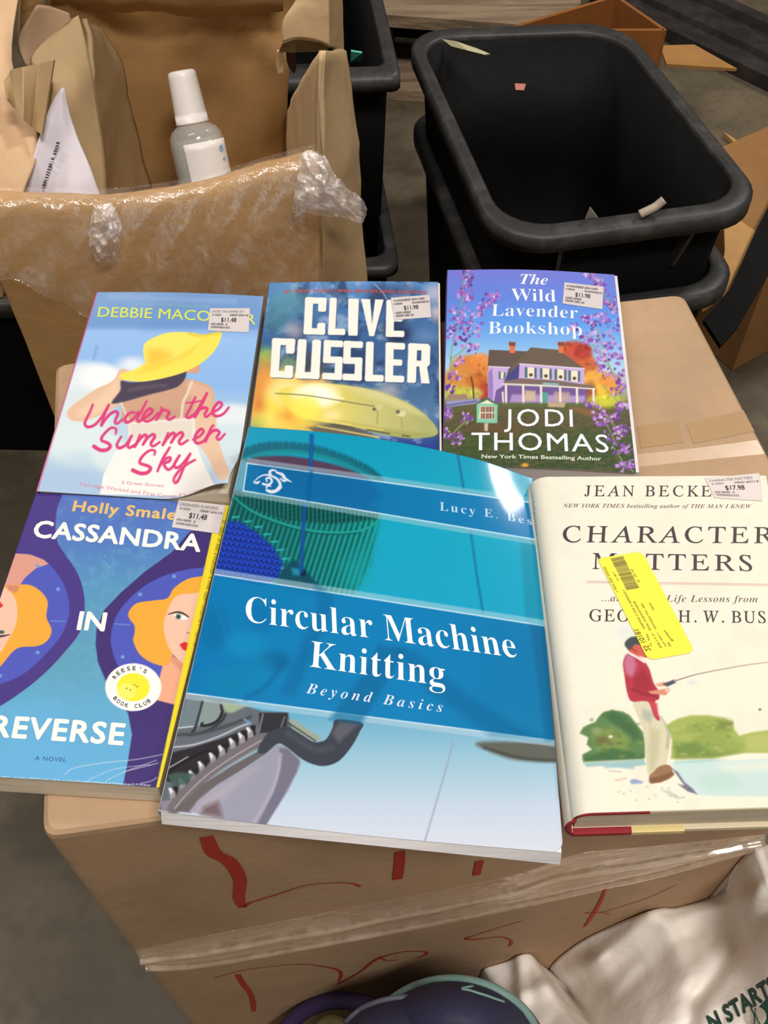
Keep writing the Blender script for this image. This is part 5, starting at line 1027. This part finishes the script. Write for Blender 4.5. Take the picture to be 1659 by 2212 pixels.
    p.poly(z((740, 1540), (800, 1560), (790, 1700), (760, 1800), (735, 1790), (730, 1660)), (186, 182, 146), 16 * k, .7); p.stroke(z((800, 1480), (845, 1560), (840, 1660)), 14 * k, (160, 158, 140), 8 * k, .7); p.poly(z((700, 1430), (760, 1460), (740, 1520), (690, 1480)), (150, 160, 160), 14 * k, .6)
    p.poly(z((600, 1120), (640, 1108), (700, 1150), (735, 1200), (760, 1280), (790, 1330), (792, 1375), (770, 1390), (780, 1440), (796, 1500), (765, 1480), (735, 1400), (700, 1388), (630, 1388), (604, 1330), (590, 1240), (582, 1170)), (176, 52, 70), 4 * k, smooth=True)
    p.poly(z((600, 1118), (640, 1112), (660, 1180), (640, 1250), (600, 1230), (585, 1170)), (196, 120, 150), 14 * k, .9); p.poly(z((640, 1250), (700, 1200), (735, 1260), (760, 1330), (700, 1330), (650, 1310)), (150, 36, 54), 14 * k, .7); p.stroke(z((640, 1320), (700, 1345), (780, 1360)), 16 * k, (130, 30, 46), 8 * k, .7); p.poly(z((740, 1390), (782, 1400), (792, 1490), (766, 1470)), (206, 70, 92), 6 * k, .8)
    p.poly(z((770, 1290), (820, 1275), (860, 1285), (840, 1300), (790, 1304)), (222, 158, 132), 4 * k); p.poly(z((730, 1330), (790, 1322), (850, 1310), (852, 1330), (830, 1355), (795, 1350), (745, 1345)), (214, 140, 116), 4 * k); p.ell(*z.one(842, 1322), 16 * k, 12 * k, (236, 190, 164), 4 * k)
    p.poly(z((812, 1288), (880, 1262), (892, 1280), (840, 1304)), (74, 78, 92), 4 * k); p.stroke(z((880, 1272), (1000, 1235), (1130, 1208), (1300, 1178), (1480, 1155)), [8 * k, 6 * k, 5 * k, 4 * k], (150, 130, 124), 2 * k)
    p.poly(z((612, 1090), (640, 1060), (690, 1050), (740, 1120), (716, 1136), (660, 1120), (620, 1108)), (206, 92, 78), 4 * k); p.poly(z((596, 1070), (592, 1050), (606, 1030), (640, 1012), (700, 1020), (690, 1056), (650, 1060), (620, 1090)), (64, 76, 76), 5 * k, smooth=True)
    p.stroke(z((612, 1104), (660, 1130), (706, 1160)), 12 * k, (236, 236, 232), 4 * k); p.stroke(z((630, 1080), (660, 1100)), 8 * k, (150, 50, 44), 4 * k)
    p.poly(z((735, 1825), (760, 1800), (790, 1770), (840, 1758), (866, 1775), (872, 1800), (880, 1815), (850, 1842), (800, 1860), (740, 1866)), (150, 114, 84), 4 * k, smooth=True); p.poly(z((740, 1840), (870, 1800), (880, 1815), (800, 1862), (742, 1866)), (120, 82, 56), 6 * k, .8)
    p.poly(z((868, 1780), (900, 1800), (940, 1860), (990, 1900), (1016, 1932), (960, 1915), (900, 1870), (940, 1880)), (96, 98, 124), 5 * k, .9); p.poly(z((620, 1850), (650, 1840), (700, 1858), (690, 1868), (630, 1872)), (134, 156, 196), 5 * k, .9); p.poly(z((800, 1905), (850, 1905), (900, 1940), (940, 1950), (900, 1962), (840, 1930)), (186, 198, 190), 6 * k, .8)
    p.stroke(z((540, 1850), (600, 1838)), 10 * k, (196, 176, 156), 6 * k, .7); p.stroke(z((500, 1795), (570, 1800)), 6 * k, (150, 150, 150), 5 * k, .6); p.ell(*z.one(1380, 1437), 10 * k, 8 * k, (120, 106, 100), 3 * k, .8); p.ell(*z.one(985, 1278), 30 * k, 14 * k, (206, 214, 214), 10 * k, .7)
    for _ in range(14): p.ell(*z.one(rng.uniform(480, 960), rng.uniform(1880, 1990)), 7 * k, 5 * k, (150, 150, 146), 3 * k, .5)
    p.stroke(z((370, 690), (900, 699), (1480, 708)), 5 * k, (204, 162, 158), 2 * k, .9, False); p.stroke(z((370, 698), (900, 707), (1480, 716)), 4 * k, (196, 172, 160), 2 * k, .9, False)
    p.stroke(z((1320, 320), (1316, 350), (1300, 370)), 4 * k, (200, 190, 184), 4 * k, .7)
    for i in range(18):
        y = 180 + i * 34; p.stroke(z((46 + (y - 180) * .085, y), (60 + (y - 180) * .085, y + 14)), 7 * k, (120, 126, 130), 4 * k, .55, False)
    for i in range(60): p.ell(*z.one(62 + i * 2.85 + rng.uniform(-4, 4), 300 + i * 26), rng.uniform(2, 4) * k, rng.uniform(5, 11) * k, (120, 128, 130), 2 * k, .6)
    T = sh.text; ink = (74, 60, 66)
    T('JEAN BECKER', z.one(356, 194), z.one(1186, 196), z.one(362, 132), ink, 'roman', .0035, 1.3)
    T('NEW YORK TIMES bestselling author of THE MAN I KNEW', z.one(230, 260), z.one(1330, 264), z.one(234, 238), (112, 100, 100), 'bolditalic', -.003, 1.05)
    T('CHARACTER', z.one(226, 462), z.one(1462, 468), z.one(236, 368), ink, 'roman', .0045, 1.25); T('MATTERS', z.one(400, 618), z.one(1334, 630), z.one(406, 526), ink, 'roman', .0045, 1.25)
    T('...and Other Life Lessons from', z.one(458, 806), z.one(1366, 812), z.one(460, 768), (106, 92, 92), 'bolditalic', -.008, 1.1)
    T('GEORGE H. W. BUSH', z.one(384, 922), z.one(1500, 934), z.one(388, 854), ink, 'roman', .0045, 1.15)
    b = thing('hardcover_book', 'cream hardcover with a fisherman watercolour and a yellow barcode label', 'book', at_z(1450, 1400, 0), 'books laid out on the carton')
    j = sh.build('dust_jacket', M['matt_print'], b, th=.0003)
    # the case: boards, rounded back, page block
    th = .0285; red = mat('red_cloth', L4(160, 40, 52), .7); creamb = mat('cream_board', L4(236, 222, 190), .7); yb = mat('jacket_flap', L4(238, 218, 150), .6)
    f = base_of(sh, th); ss = lambda a, n=14: np.linspace(a[0], a[1], n)
    def board(name, s0, s1, z0, thick, m, over, front):
        s, t = np.meshgrid(ss((s0, s1)), ss((0.0 + over, .997)))
        s = s.ravel(); t = t.ravel(); P = sh.P(s, t) - np.array([0, 0, .0006]) if front else f(s, t) + np.array([0, 0, thick + z0])
        return raw(name, *shell(P, 14, 14, np.array([0, 0, thick])), m, b)
    fr = board('front_board', .02, .998, 0, .0024, creamb, -.001, True)
    raw('cloth_edge', *shell((lambda s, t: sh.P(s.ravel(), t.ravel()) - np.array([0, 0, .0005]))(*np.meshgrid(ss((.02, .30)), ss((-.0022, .01)))), 14, 14, np.array([0, 0, .0022])), red, fr)
    bk = board('back_board', .02, .998, .0002, .0030, creamb, -.001, False)
    def rim(name, s0, s1, m, par): 
        s, t = np.meshgrid(ss((s0, s1)), ss((-.006, .01))); P = f(s.ravel(), t.ravel()) + np.array([0, 0, .0034])
        return raw(name, *shell(P, 14, 14, np.array([0, 0, .0032])), m, par)
    rim('cloth_edge', .025, .265, red, bk); rim('jacket_flap', .265, .48, yb, bk)
    # rounded back: jacket outside, red cloth inside
    a = np.linspace(0, 1, 16); out = sh.q[0] - sh.q[1]; out /= np.linalg.norm(out)
    def back(name, m, d, thick, t0, t1):
        tt = np.linspace(t0, t1, 20); P = []
        top = sh.P(np.full(20, .0), tt) - np.array([0, 0, d]); bot = f(np.full(20, .02), tt) + np.array([0, 0, d * .4])
        for q in a: P.append(top * (1 - q) + bot * q + out * (.0035 * math.sin(math.pi * q) ** .8 - d))
        return raw(name, *shell(np.concatenate(P), 20, 16, out * thick), m, b, smooth=True)
    back('jacket_spine', mat('jacket_paper', L4(222, 216, 200), .5), 0, .0003, 0, 1); back('spine', red, .0004, .0022, -.003, .999)
    s, t = np.meshgrid(ss((.03, .985)), ss((.012, .985))); s = s.ravel(); t = t.ravel()
    raw('pages', *(lambda P, Q: (np.concatenate([P, Q]), shell(P, 14, 14, np.array([0, 0, .01]))[1]))(sh.P(np.maximum(s, .08), t) - np.array([0, 0, .0032]) + np.where(s < .08, 1, 0)[:, None] * (sh.P(s * 0 + .03, t) - sh.P(s * 0 + .08, t)) * np.array([1, 1, 0]), f(s, t) + np.array([0, 0, .0034])), M['paper'], b)
    price_sticker(b, z((1115, 205), (1392, 224), (1376, 60), (1058, 92)), '$17.98', STK('CHARACTER MATTERS'), sh, (226, 214, 210))
    # yellow barcode label
    y = frame(1280, 1180, .14467); q = sh.st(y((830, 1712), (1528, 1585), (740, 80), (72, 188)))
    lab = Sheet.__new__(Sheet); lab.bump = None; lab.layers = []; lab.q = sh.P(q[:, 0], q[:, 1], .0004)
    nn = np.cross(lab.q[1] - lab.q[0], lab.q[3] - lab.q[0]); lab.n = nn / np.linalg.norm(nn); lab.W = np.linalg.norm(lab.q[1] - lab.q[0]); lab.H = np.linalg.norm(lab.q[3] - lab.q[0])
    lab.rc = {(0, 0): .004, (1, 0): .004, (1, 1): .004, (0, 1): .002}
    p = lab.grid(.0003); p.fill((246, 238, 74)); ol = (112, 100, 36)
    A0, A1, B0, B1 = np.array([275, 190.]), np.array([455, 155.]), np.array([512, 655.]), np.array([695, 625.])
    p.poly(y(A0, A1, B1, B0), (196, 184, 84), 4 * y.k)
    x = 0.0
    while x < 1:
        w = rng.choice([.012, .018, .03]); a_, b_ = A0 + (B0 - A0) * x, A1 + (B1 - A1) * x; p.stroke(y(a_, b_), w * 480 * y.k, (118, 104, 40), .5, .9, False); x += w + rng.choice([.012, .02, .034])
    def vt(txt, s, e, h, wgt=.015):         # lettering running down the label (cap height to the reader's right)
        s = np.array(s, float); e = np.array(e, float); d = np.array([.97, -.23]) * h
        lab.text(txt, y.one(*s), y.one(*e), y.one(*(s + d)), ol, 'sans', wgt, lift=.00008)
    def vr(txt, s, e, h): vt(txt, s, e, h)
    vr('25 10181', (800, 1575), (610, 1258), 80); vr('Books', (1180, 1420), (1060, 1260), 34)
    lr = np.random.default_rng(5)
    def smudge(s0, e0, h):                  # small print too fine to read: rows of short ticks
        s0, e0 = np.array(s0, float), np.array(e0, float); n = int(np.linalg.norm(e0 - s0) / 17)
        for i in range(n):
            if lr.uniform() < .12: continue
            c = s0 + (e0 - s0) * (i + .5) / n; d = np.array([.97, -.23]) * h; a = lr.uniform(0, .3); p.stroke(y(c + d * a, c + d * lr.uniform(.7, 1)), 8 * y.k, ol, .5, .85, False)
            if lr.uniform() < .6: p.stroke(y(c + d * .5 - (e0 - s0) / n * .3, c + d * .5 + (e0 - s0) / n * .3), 7 * y.k, ol, .5, .8, False)
    for a_, b_, h in (((345, 690), (150, 315), 46), ((372, 520), (290, 390), 34), ((860, 1500), (790, 1310), 36), ((770, 1270), (440, 655), 40), ((850, 1262), (600, 825), 36), ((930, 1245), (715, 855), 34), ((1010, 1525), (870, 1300), 36), ((1080, 1500), (950, 1295), 32), ((900, 960), (835, 845), 30), ((1140, 1500), (1105, 1440), 44), ((680, 545), (560, 345), 40)): smudge(a_, b_, h)
    lab.build('barcode_label', M['sticker'], b, th=.00008)

debbie(); cussler(); jodi(); cassandra(); circular(); character()
def small(name, label, cat, V, F, m, smooth=False):
    return tag(raw(name, V, F, m, smooth=smooth), label, cat)
teal = mat('teal_sticker', L4(84, 190, 168), .5)
small('sticker', 'small teal sticker inside the tall black tote', 'sticker', *poly_slab([at_z(757, 134, -.09), at_z(781, 133, -.09), at_z(782, 115, -.075), at_z(758, 111, -.075)], .002), teal)
sE = [(954, 84), (985, 89), (1030, 104), (1058, 116), (1046, 118), (1010, 109), (975, 100)]
small('cardboard_strip', 'thin pale green card strip hanging inside the empty black tote', 'strip', *poly_slab([at_y(x, y, Y) for (x, y), Y in zip(sE, (1.118, 1.105, 1.09, 1.08, 1.078, 1.09, 1.105))], .002), mat('pale_green_card', L4(186, 180, 144), .7))
small('label_scrap', 'tiny red and white label scrap in the empty black tote', 'label', *poly_slab([at_y(1114, 194, 1.04), at_y(1132, 195, 1.04), at_y(1136, 181, 1.045), at_y(1112, 180, 1.045)], .002), mat('red_white_label', L4(196, 120, 104), .6))
small('paper_scrap', 'pointed white paper scrap sticking up at the tote front rim', 'paper scrap', *poly_slab([at_z(1264, 474, -.104), at_z(1292, 472, -.104), at_z(1275, 448, -.085)], .001), mat('white_scrap', L4(206, 196, 184), .7))
pc = at_z(1408, 464, -.097)
V, F = tube(spline([pc + [-.012, -.002, .002], pc + [-.004, 0, .005], pc + [.003, .004, .006], pc + [.010, .006, .012]], False, 6), .0042, 8)
small('plastic_scrap', 'curled beige plastic scrap lying on the front rim of the empty tote', 'plastic scrap', V, F, mat('beige_scrap', L4(170, 156, 140), .6), True)

# black tote low in the dark beside the torn box
qL = [(-.86, .90, -.27), (-.36, .88, -.27), (-.36, 1.25, -.27), (-.86, 1.27, -.27)]
tote('black_tote', 'dark tote standing on the floor at the far side of the torn box', qL, .279, .022, .02, .04, .05, 0)

# pallet and carton behind the totes
def pallet():
    t = thing('wooden_pallet', 'worn wooden pallet lying on the floor behind the black totes', 'pallet', (.2, 2.3, -.55))
    wood = mat('worn_wood', L4(150, 128, 104), .75, noise=[(10, S(96, 78, 60), .8, .4, .65, (.4, 6, 6)), (30, S(186, 164, 138), .5, .55, .75, (.6, 8, 8))], bump=(30, .4, .004, (.4, 6, 6)))
    f0, f1 = at_z(840, 32, -.40), at_z(1240, 62, -.40); e = f1 - f0; e[2] = 0; e /= np.linalg.norm(e); o = np.array([-e[1], e[0], 0]); up = np.array([0, 0, 1.])
    def beam(name, p, l, w, h, d=e, s=o):
        P = np.array([p, p + d * l, p + d * l + s * w, p + s * w]); return raw(name, *poly_slab(P + up * h, h, up), wood, t)
    p0 = f0 - e * .5; p0[2] = -.422; LEN = .5 + np.linalg.norm(f1 - f0) * 1.02
    for k in range(5): beam('deck_board', p0 + o * (.13 * k), LEN, .11, .022)
    LEN = .5 + np.linalg.norm(f1 - f0) * 1.02
    for k in (0, LEN / 2 - .07, LEN - .14): q = p0 + e * k; q[2] = -.528; beam('stringer', q, .14, .62, .106)
    for k in (0, 2, 4): q = p0 + o * (.13 * k) - o * .02; q[2] = -.549; beam('bottom_board', q, LEN, .11, .021)
    dk = raw('underdeck_shade', *poly_slab(np.array([p0 + o * .16, p0 + e * LEN + o * .16, p0 + e * LEN + o * .165, p0 + o * .165]) * np.array([1, 1, 0]) + up * -.424, .10, up), mat('underdeck_black', L4(12, 10, 9), .9), t)  # black sheet added to stand for the shade below the deck boards
pallet()
def rear_carton():
    t = thing('cardboard_box', 'orange brown open carton standing behind the empty black tote', 'box', at_z(1330, 150, -.549))
    m = cardboard('orange_cardboard', (150, 92, 44))
    g = lambda l: np.array([at_z(x, y, z) for x, y, z in l])
    a = at_z(1090, 66, -.30); b = at_z(1330, -6, -.30); d_ = b - a; down = np.array([0, 0, -.249])
    raw('side_panel', *poly_slab(np.array([a, b, b + down, a + down]), .006), m, t)
    c = at_z(1434, 66, -.30); raw('side_panel', *poly_slab(np.array([b, c, c + down, b + down]), .006), m, t)
    raw('side_panel', *poly_slab(np.array([a, c, c + down, a + down]), .006), m, t)
    raw('flap', *poly_slab(g([(1426, 98, -.40), (1500, 96, -.40), (1592, 148, -.40), (1440, 138, -.40)]), .005, np.array([0, 0, 1.])), cardboard('tan_cardboard', (176, 128, 74)), t)
rear_carton()
def rail():
    m = mat('ridged_black_plastic', L4(40, 36, 38), .4, .5, noise=[(20, S(70, 64, 62), .7, .45, .7, ONE)])
    a, b = at_z(1326, 2, -.52), at_z(1668, 166, -.52); e = (b - a); e /= np.linalg.norm(e); o = np.array([-e[1], e[0], 0]); up = np.array([0, 0, 1.])
    prof = [(0, -.045), (0, -.044)] + [(x * 1.75, z * .8) for x, z in [(0, -.004), (.004, 0), (.014, 0), (.018, -.006), (.020, -.03), (.045, -.03), (.048, -.016), (.056, -.010), (.070, -.012), (.074, -.03), (.094, -.032), (.098, -.012), (.112, -.010), (.118, -.03), (.118, -.06)]]
    prof = prof[2:]; prof = [(0, -.029)] + prof; prof[-1] = (prof[-1][0], -.029)
    P0, P1 = a - e * .06, b + e * .5
    V, F = loft([np.array([p + o * x + up * z for x, z in prof]) for p in (P0, P1)]); small('plastic_rail', 'long ridged black rail running past the far corner above the empty tote', 'rail', V, F, m)
rail()
# open carton by the floor at the edge of the frame
def side_carton():
    t = thing('cardboard_box', 'low open carton on the floor beside the nested totes, tan flap folded out', 'box', at_z(1640, 740, -.549))
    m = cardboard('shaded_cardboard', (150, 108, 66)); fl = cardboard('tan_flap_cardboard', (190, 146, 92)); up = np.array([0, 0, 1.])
    g = lambda l, z: np.array([at_z(x, y, z) for x, y in l])
    p0, p1 = at_z(1582, 800, -.549), at_z(1700, 735, -.549); e = p1 - p0; e /= np.linalg.norm(e); o = np.array([-e[1], e[0], 0])
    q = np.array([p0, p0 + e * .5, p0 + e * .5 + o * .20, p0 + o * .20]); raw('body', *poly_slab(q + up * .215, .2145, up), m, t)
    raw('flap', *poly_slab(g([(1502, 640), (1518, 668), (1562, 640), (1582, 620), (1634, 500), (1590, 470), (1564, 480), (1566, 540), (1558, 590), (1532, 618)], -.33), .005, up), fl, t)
    small('cardboard_scrap', 'pointed tan cardboard scrap on the floor past the tote corner', 'cardboard scrap', *poly_slab(g([(1563, 284), (1664, 348), (1690, 470), (1646, 402), (1606, 330)], -.540), .008, up), fl)
    b = small('plastic_board', 'flat black board lying across the low open carton at its flap', 'board', *poly_slab(g([(1720, 330), (1632, 500), (1576, 626), (1520, 690), (1557, 746), (1594, 704), (1659, 592), (1760, 430)], -.318), .006, up), M['black'])
side_carton()

# ------------------------------------------------------------------ white bag and navy bag in front
ZB = lambda x, y: None
def white_bag():
    k = .3731; zz = lambda *p: [(1040 + k * a, 1820 + k * b) for a, b in p]
    outl = spline(zz((0, 745), (24, 722), (130, 690), (270, 640), (330, 690), (405, 742), (412, 700), (560, 578), (760, 480), (1000, 388), (1140, 372), (1330, 318), (1420, 260), (1440, 185), (1510, 88), (1650, -8), (1850, -120)), False, 8)
    n = len(outl); ztop = at_plane(outl[:, 0], outl[:, 1], cFL, fn)[:, 2]; ztop = np.where(outl[:, 0] > 1640, np.interp(outl[:, 0], [1640, 1760], [ztop[outl[:, 0] <= 1640][-1], -.16]), ztop)
    rows = []; nv = 60; bx = np.linspace(1235, 1900, n)
    edge_lift = .010
    for v in np.linspace(0, 1, nv):
        px = outl[:, 0] * (1 - v) + bx * v; py = outl[:, 1] * (1 - v) + 2420 * v
        zb = np.interp(px, [1040, 1300, 1659, 1900], [-.36, -.30, -.235, -.2]); w = sm(v * 1.35)
        z = ztop * (1 - w) + zb * w + .004 * (1 - v)
        f = 0
        # long soft folds and crisp creases
        z = z + .022 * (fbm(px / 170 + 3, py / 150, 5, 3) - .5) * sm(v * 6) + .012 * (1 - 2 * np.abs(fbm((px + py * .6) / 120, (py - px * .4) / 210, 11, 3) - .5)) * sm(v * 4) - .008 * sm(v * 4)
        for (x0, y0, x1, y1, wd, am) in ((1400, 1975, 1290, 2070, 26, .018), (1290, 2070, 1130, 2140, 24, .016), (1120, 2070, 1125, 2180, 14, .012), (1659, 1960, 1500, 2150, 26, -.016), (1500, 2150, 1470, 2260, 22, -.012), (1440, 2000, 1640, 1930, 20, .010), (1230, 2240, 1420, 2100, 60, -.014), (1190, 2110, 1290, 2140, 20, -.012)):
            ex, ey = x1 - x0, y1 - y0; h = np.clip(((px - x0) * ex + (py - y0) * ey) / (ex * ex + ey * ey), 0, 1); d = np.hypot(px - x0 - h * ex, py - y0 - h * ey)
            side = ((px - x0) * ey - (py - y0) * ex) / math.hypot(ex, ey); z = z + .85 * am * np.exp(-(d / wd) ** 2) * (.78 + .22 * np.tanh(side / 14))
        rows.append(at_z(px, py, z))
    P = np.concatenate(rows[::-1])
    # keep the bag in front of the carton face
    dd = (P - cFL) @ fn; hidden = (dd < .0015) & ((P - cFL) @ ((cFR - cFL) / np.linalg.norm(cFR - cFL)) < np.linalg.norm(cFR - cFL) + .002)
    P = P + np.where(hidden, .0015 - dd, 0)[:, None] * fn
    base = P.copy(); base[:, 2] = -.549
    V, F = shell(P, n, nv, P - base)
    m = mat('white_woven_bag', L4(250, 243, 236), .7, .25, noise=[(6, S(236, 224, 212), .5, .4, .7, ONE)], bump=(26, .4, .008, ONE))
    t = thing('white_bag', 'crumpled white bag with dark green print slumped against the carton front', 'bag', (float(base[:, 0].mean()), float(base[:, 1].mean()), -.549))
    raw('body', V, F, m, t, smooth=True)
    # the print lies on the bag's own surface: find heights from the grid
    Q = proj(P); 
    def surf(px, lift=.0012):
        out = []
        for x, y in px:
            d = (Q[:, 0] - x) ** 2 + (Q[:, 1] - y) ** 2; i = np.argpartition(d, 8)[:8]; w = 1 / (d[i] + 4); z = (P[i, 2] * w).sum() / w.sum(); out.append(at_z(x, y, z + lift))
        return np.array(out)
    green = mat('green_print', L4(24, 84, 76), .6); dgreen = mat('dark_green_print', L4(46, 74, 66), .6); white = mat('ball_print', L4(214, 206, 192), .6)
    v, tr, lev = glyphs('N STARTS', 'sans', .05, 1.05)
    a, b, c = [np.array(p) for p in zz((1336, 1098), (1716, 858), (1300, 1012))]; px = a + v[:, :1] * (b - a) + v[:, 1:] * (c - a)
    raw('lettering', surf(px) + np.array([0, 0, 1e-5]) * lev[:, None], [tr], dgreen, t)
    def patch(name, pts, mm, lift, nn=16):
        p = np.array(zz(*pts)); cen = p.mean(0); R = [cen + (p - cen) * s_ for s_ in np.linspace(0.02, 1, 7)]; V2 = np.concatenate([surf(r, lift) for r in R]); m_ = len(p); F2 = []
        for r in range(6):
            i = np.arange(m_); F2.append(np.stack([r * m_ + i, r * m_ + (i + 1) % m_, (r + 1) * m_ + (i + 1) % m_, (r + 1) * m_ + i], -1))
        return raw(name, V2, [np.concatenate(F2)], mm, t)
    def dense(l): return [tuple(x) for x in np.concatenate([np.linspace(l[i], l[(i + 1) % len(l)], 8, endpoint=False) for i in range(len(l))])]
    patch('green_block', dense([(1560, 1000), (1690, 860), (1800, 900), (1760, 1100), (1590, 1110)]), green, .0018)
    th = np.linspace(0, 2 * np.pi, 30, endpoint=False); patch('ball_emblem', [(1592 + 58 * math.cos(q), 1008 + 58 * math.sin(q)) for q in th], white, .0026)
    for s_ in (-1, 1):
        q = spline(zz((1592 + s_ * 14 - 20, 956), (1592 + s_ * 4 - 8, 1000), (1592 + s_ * 18 + 6, 1056)), False, 6); P3 = surf(q, .0034); raw('ball_seam', *ribbon(P3, .0011, np.array([0, -.5, .85])), dgreen, t)
white_bag()

def navy_bag():
    C = at_z(978, 2330, -.40) + np.array([0, .010, 0]); R = np.array([.072, .048, .178])
    t = thing('navy_bag', 'navy bag with pale teal piping at the foot of the carton front', 'bag', (C[0], C[1], -.549))
    navy = mat('navy_nylon', L4(46, 46, 72), .6, .3, bump=(140, .3, .002, ONE)); pipe = mat('teal_piping', L4(120, 150, 144), .5); grey = mat('grey_zip', L4(84, 84, 98), .5)
    def dome(name, C, R, m):
        rings = []
        for a in np.linspace(math.pi / 2 - .03, -.1, 18):
            th = np.linspace(0, 2 * np.pi, 40, endpoint=False); r = max(0, math.cos(a))
            rings.append(np.stack([C[0] + R[0] * r * np.cos(th), C[1] + R[1] * r * np.sin(th), np.full(40, C[2] + R[2] * math.sin(a))], -1))
        last = rings[-1].copy(); last[:, 2] = -.549; rings.append(last); V, F = loft(rings[::-1]); return raw(name, V, F, m, t, smooth=True)
    dome('body', C, R, navy)
    def on_dome(px, C, R, lift=.001):       # where these lines of sight touch (or pass closest to) the dome
        out = []
        for x, y in px:
            d = ray(x, y); s = np.linspace(.4, 1.4, 1500)[:, None] / np.linalg.norm(d); P = EYE + d * s; rr = (((P - C) / (R + lift)) ** 2).sum(1); i = np.argmax(rr < 1) if (rr < 1).any() else np.argmin(rr); p = P[i]; u = (p - C) / (R + lift); out.append(C + u / np.linalg.norm(u) * (R + lift))
        return np.array(out)
    k = .3014; zz = lambda *p: [(660 + k * a, 1980 + k * b) for a, b in p]
    arc = spline(zz((560, 600), (700, 528), (900, 462), (1080, 448), (1250, 476), (1400, 540), (1550, 650), (1640, 780), (1700, 900)), False, 6)
    raw('piping', *tube(on_dome(arc, C, R), .0032, 8), pipe, t, smooth=True)
    l = spline(zz((1200, 498), (1120, 516), (1180, 530), (1300, 568), (1424, 612)), False, 5); raw('piping', *tube(on_dome(l, C, R), .0009, 6), pipe, t, smooth=True)
    C2 = at_z(876, 2330, -.36) + np.array([0, .008, 0]); R2 = np.array([.056, .042, .118]); dome('front_pocket', C2, R2, navy)
    arc = spline(zz((290, 760), (400, 665), (550, 604), (720, 580), (850, 612), (1030, 692)), False, 6); raw('zip', *tube(on_dome(arc, C2, R2), .0022, 8), grey, t, smooth=True)
    s = np.array([at_z(x, y, z) for x, y, z in ((600, 2240, -.47), (650, 2190, -.44), (700, 2166, -.42), (750, 2162, -.41), (800, 2172, -.40), (840, 2200, -.40))]); s = spline(s, False, 6)
    raw('strap', *tube(s, .007, 8), mat('purple_webbing', L4(58, 44, 84), .7), t, smooth=True)
    raw('buckle', *tube(spline(np.array([at_z(x, y, -.42) for x, y in ((690, 2225), (715, 2206), (745, 2216))]), False, 5), .006, 8), mat('olive_tag', L4(118, 104, 66), .6), t, smooth=True)
navy_bag()
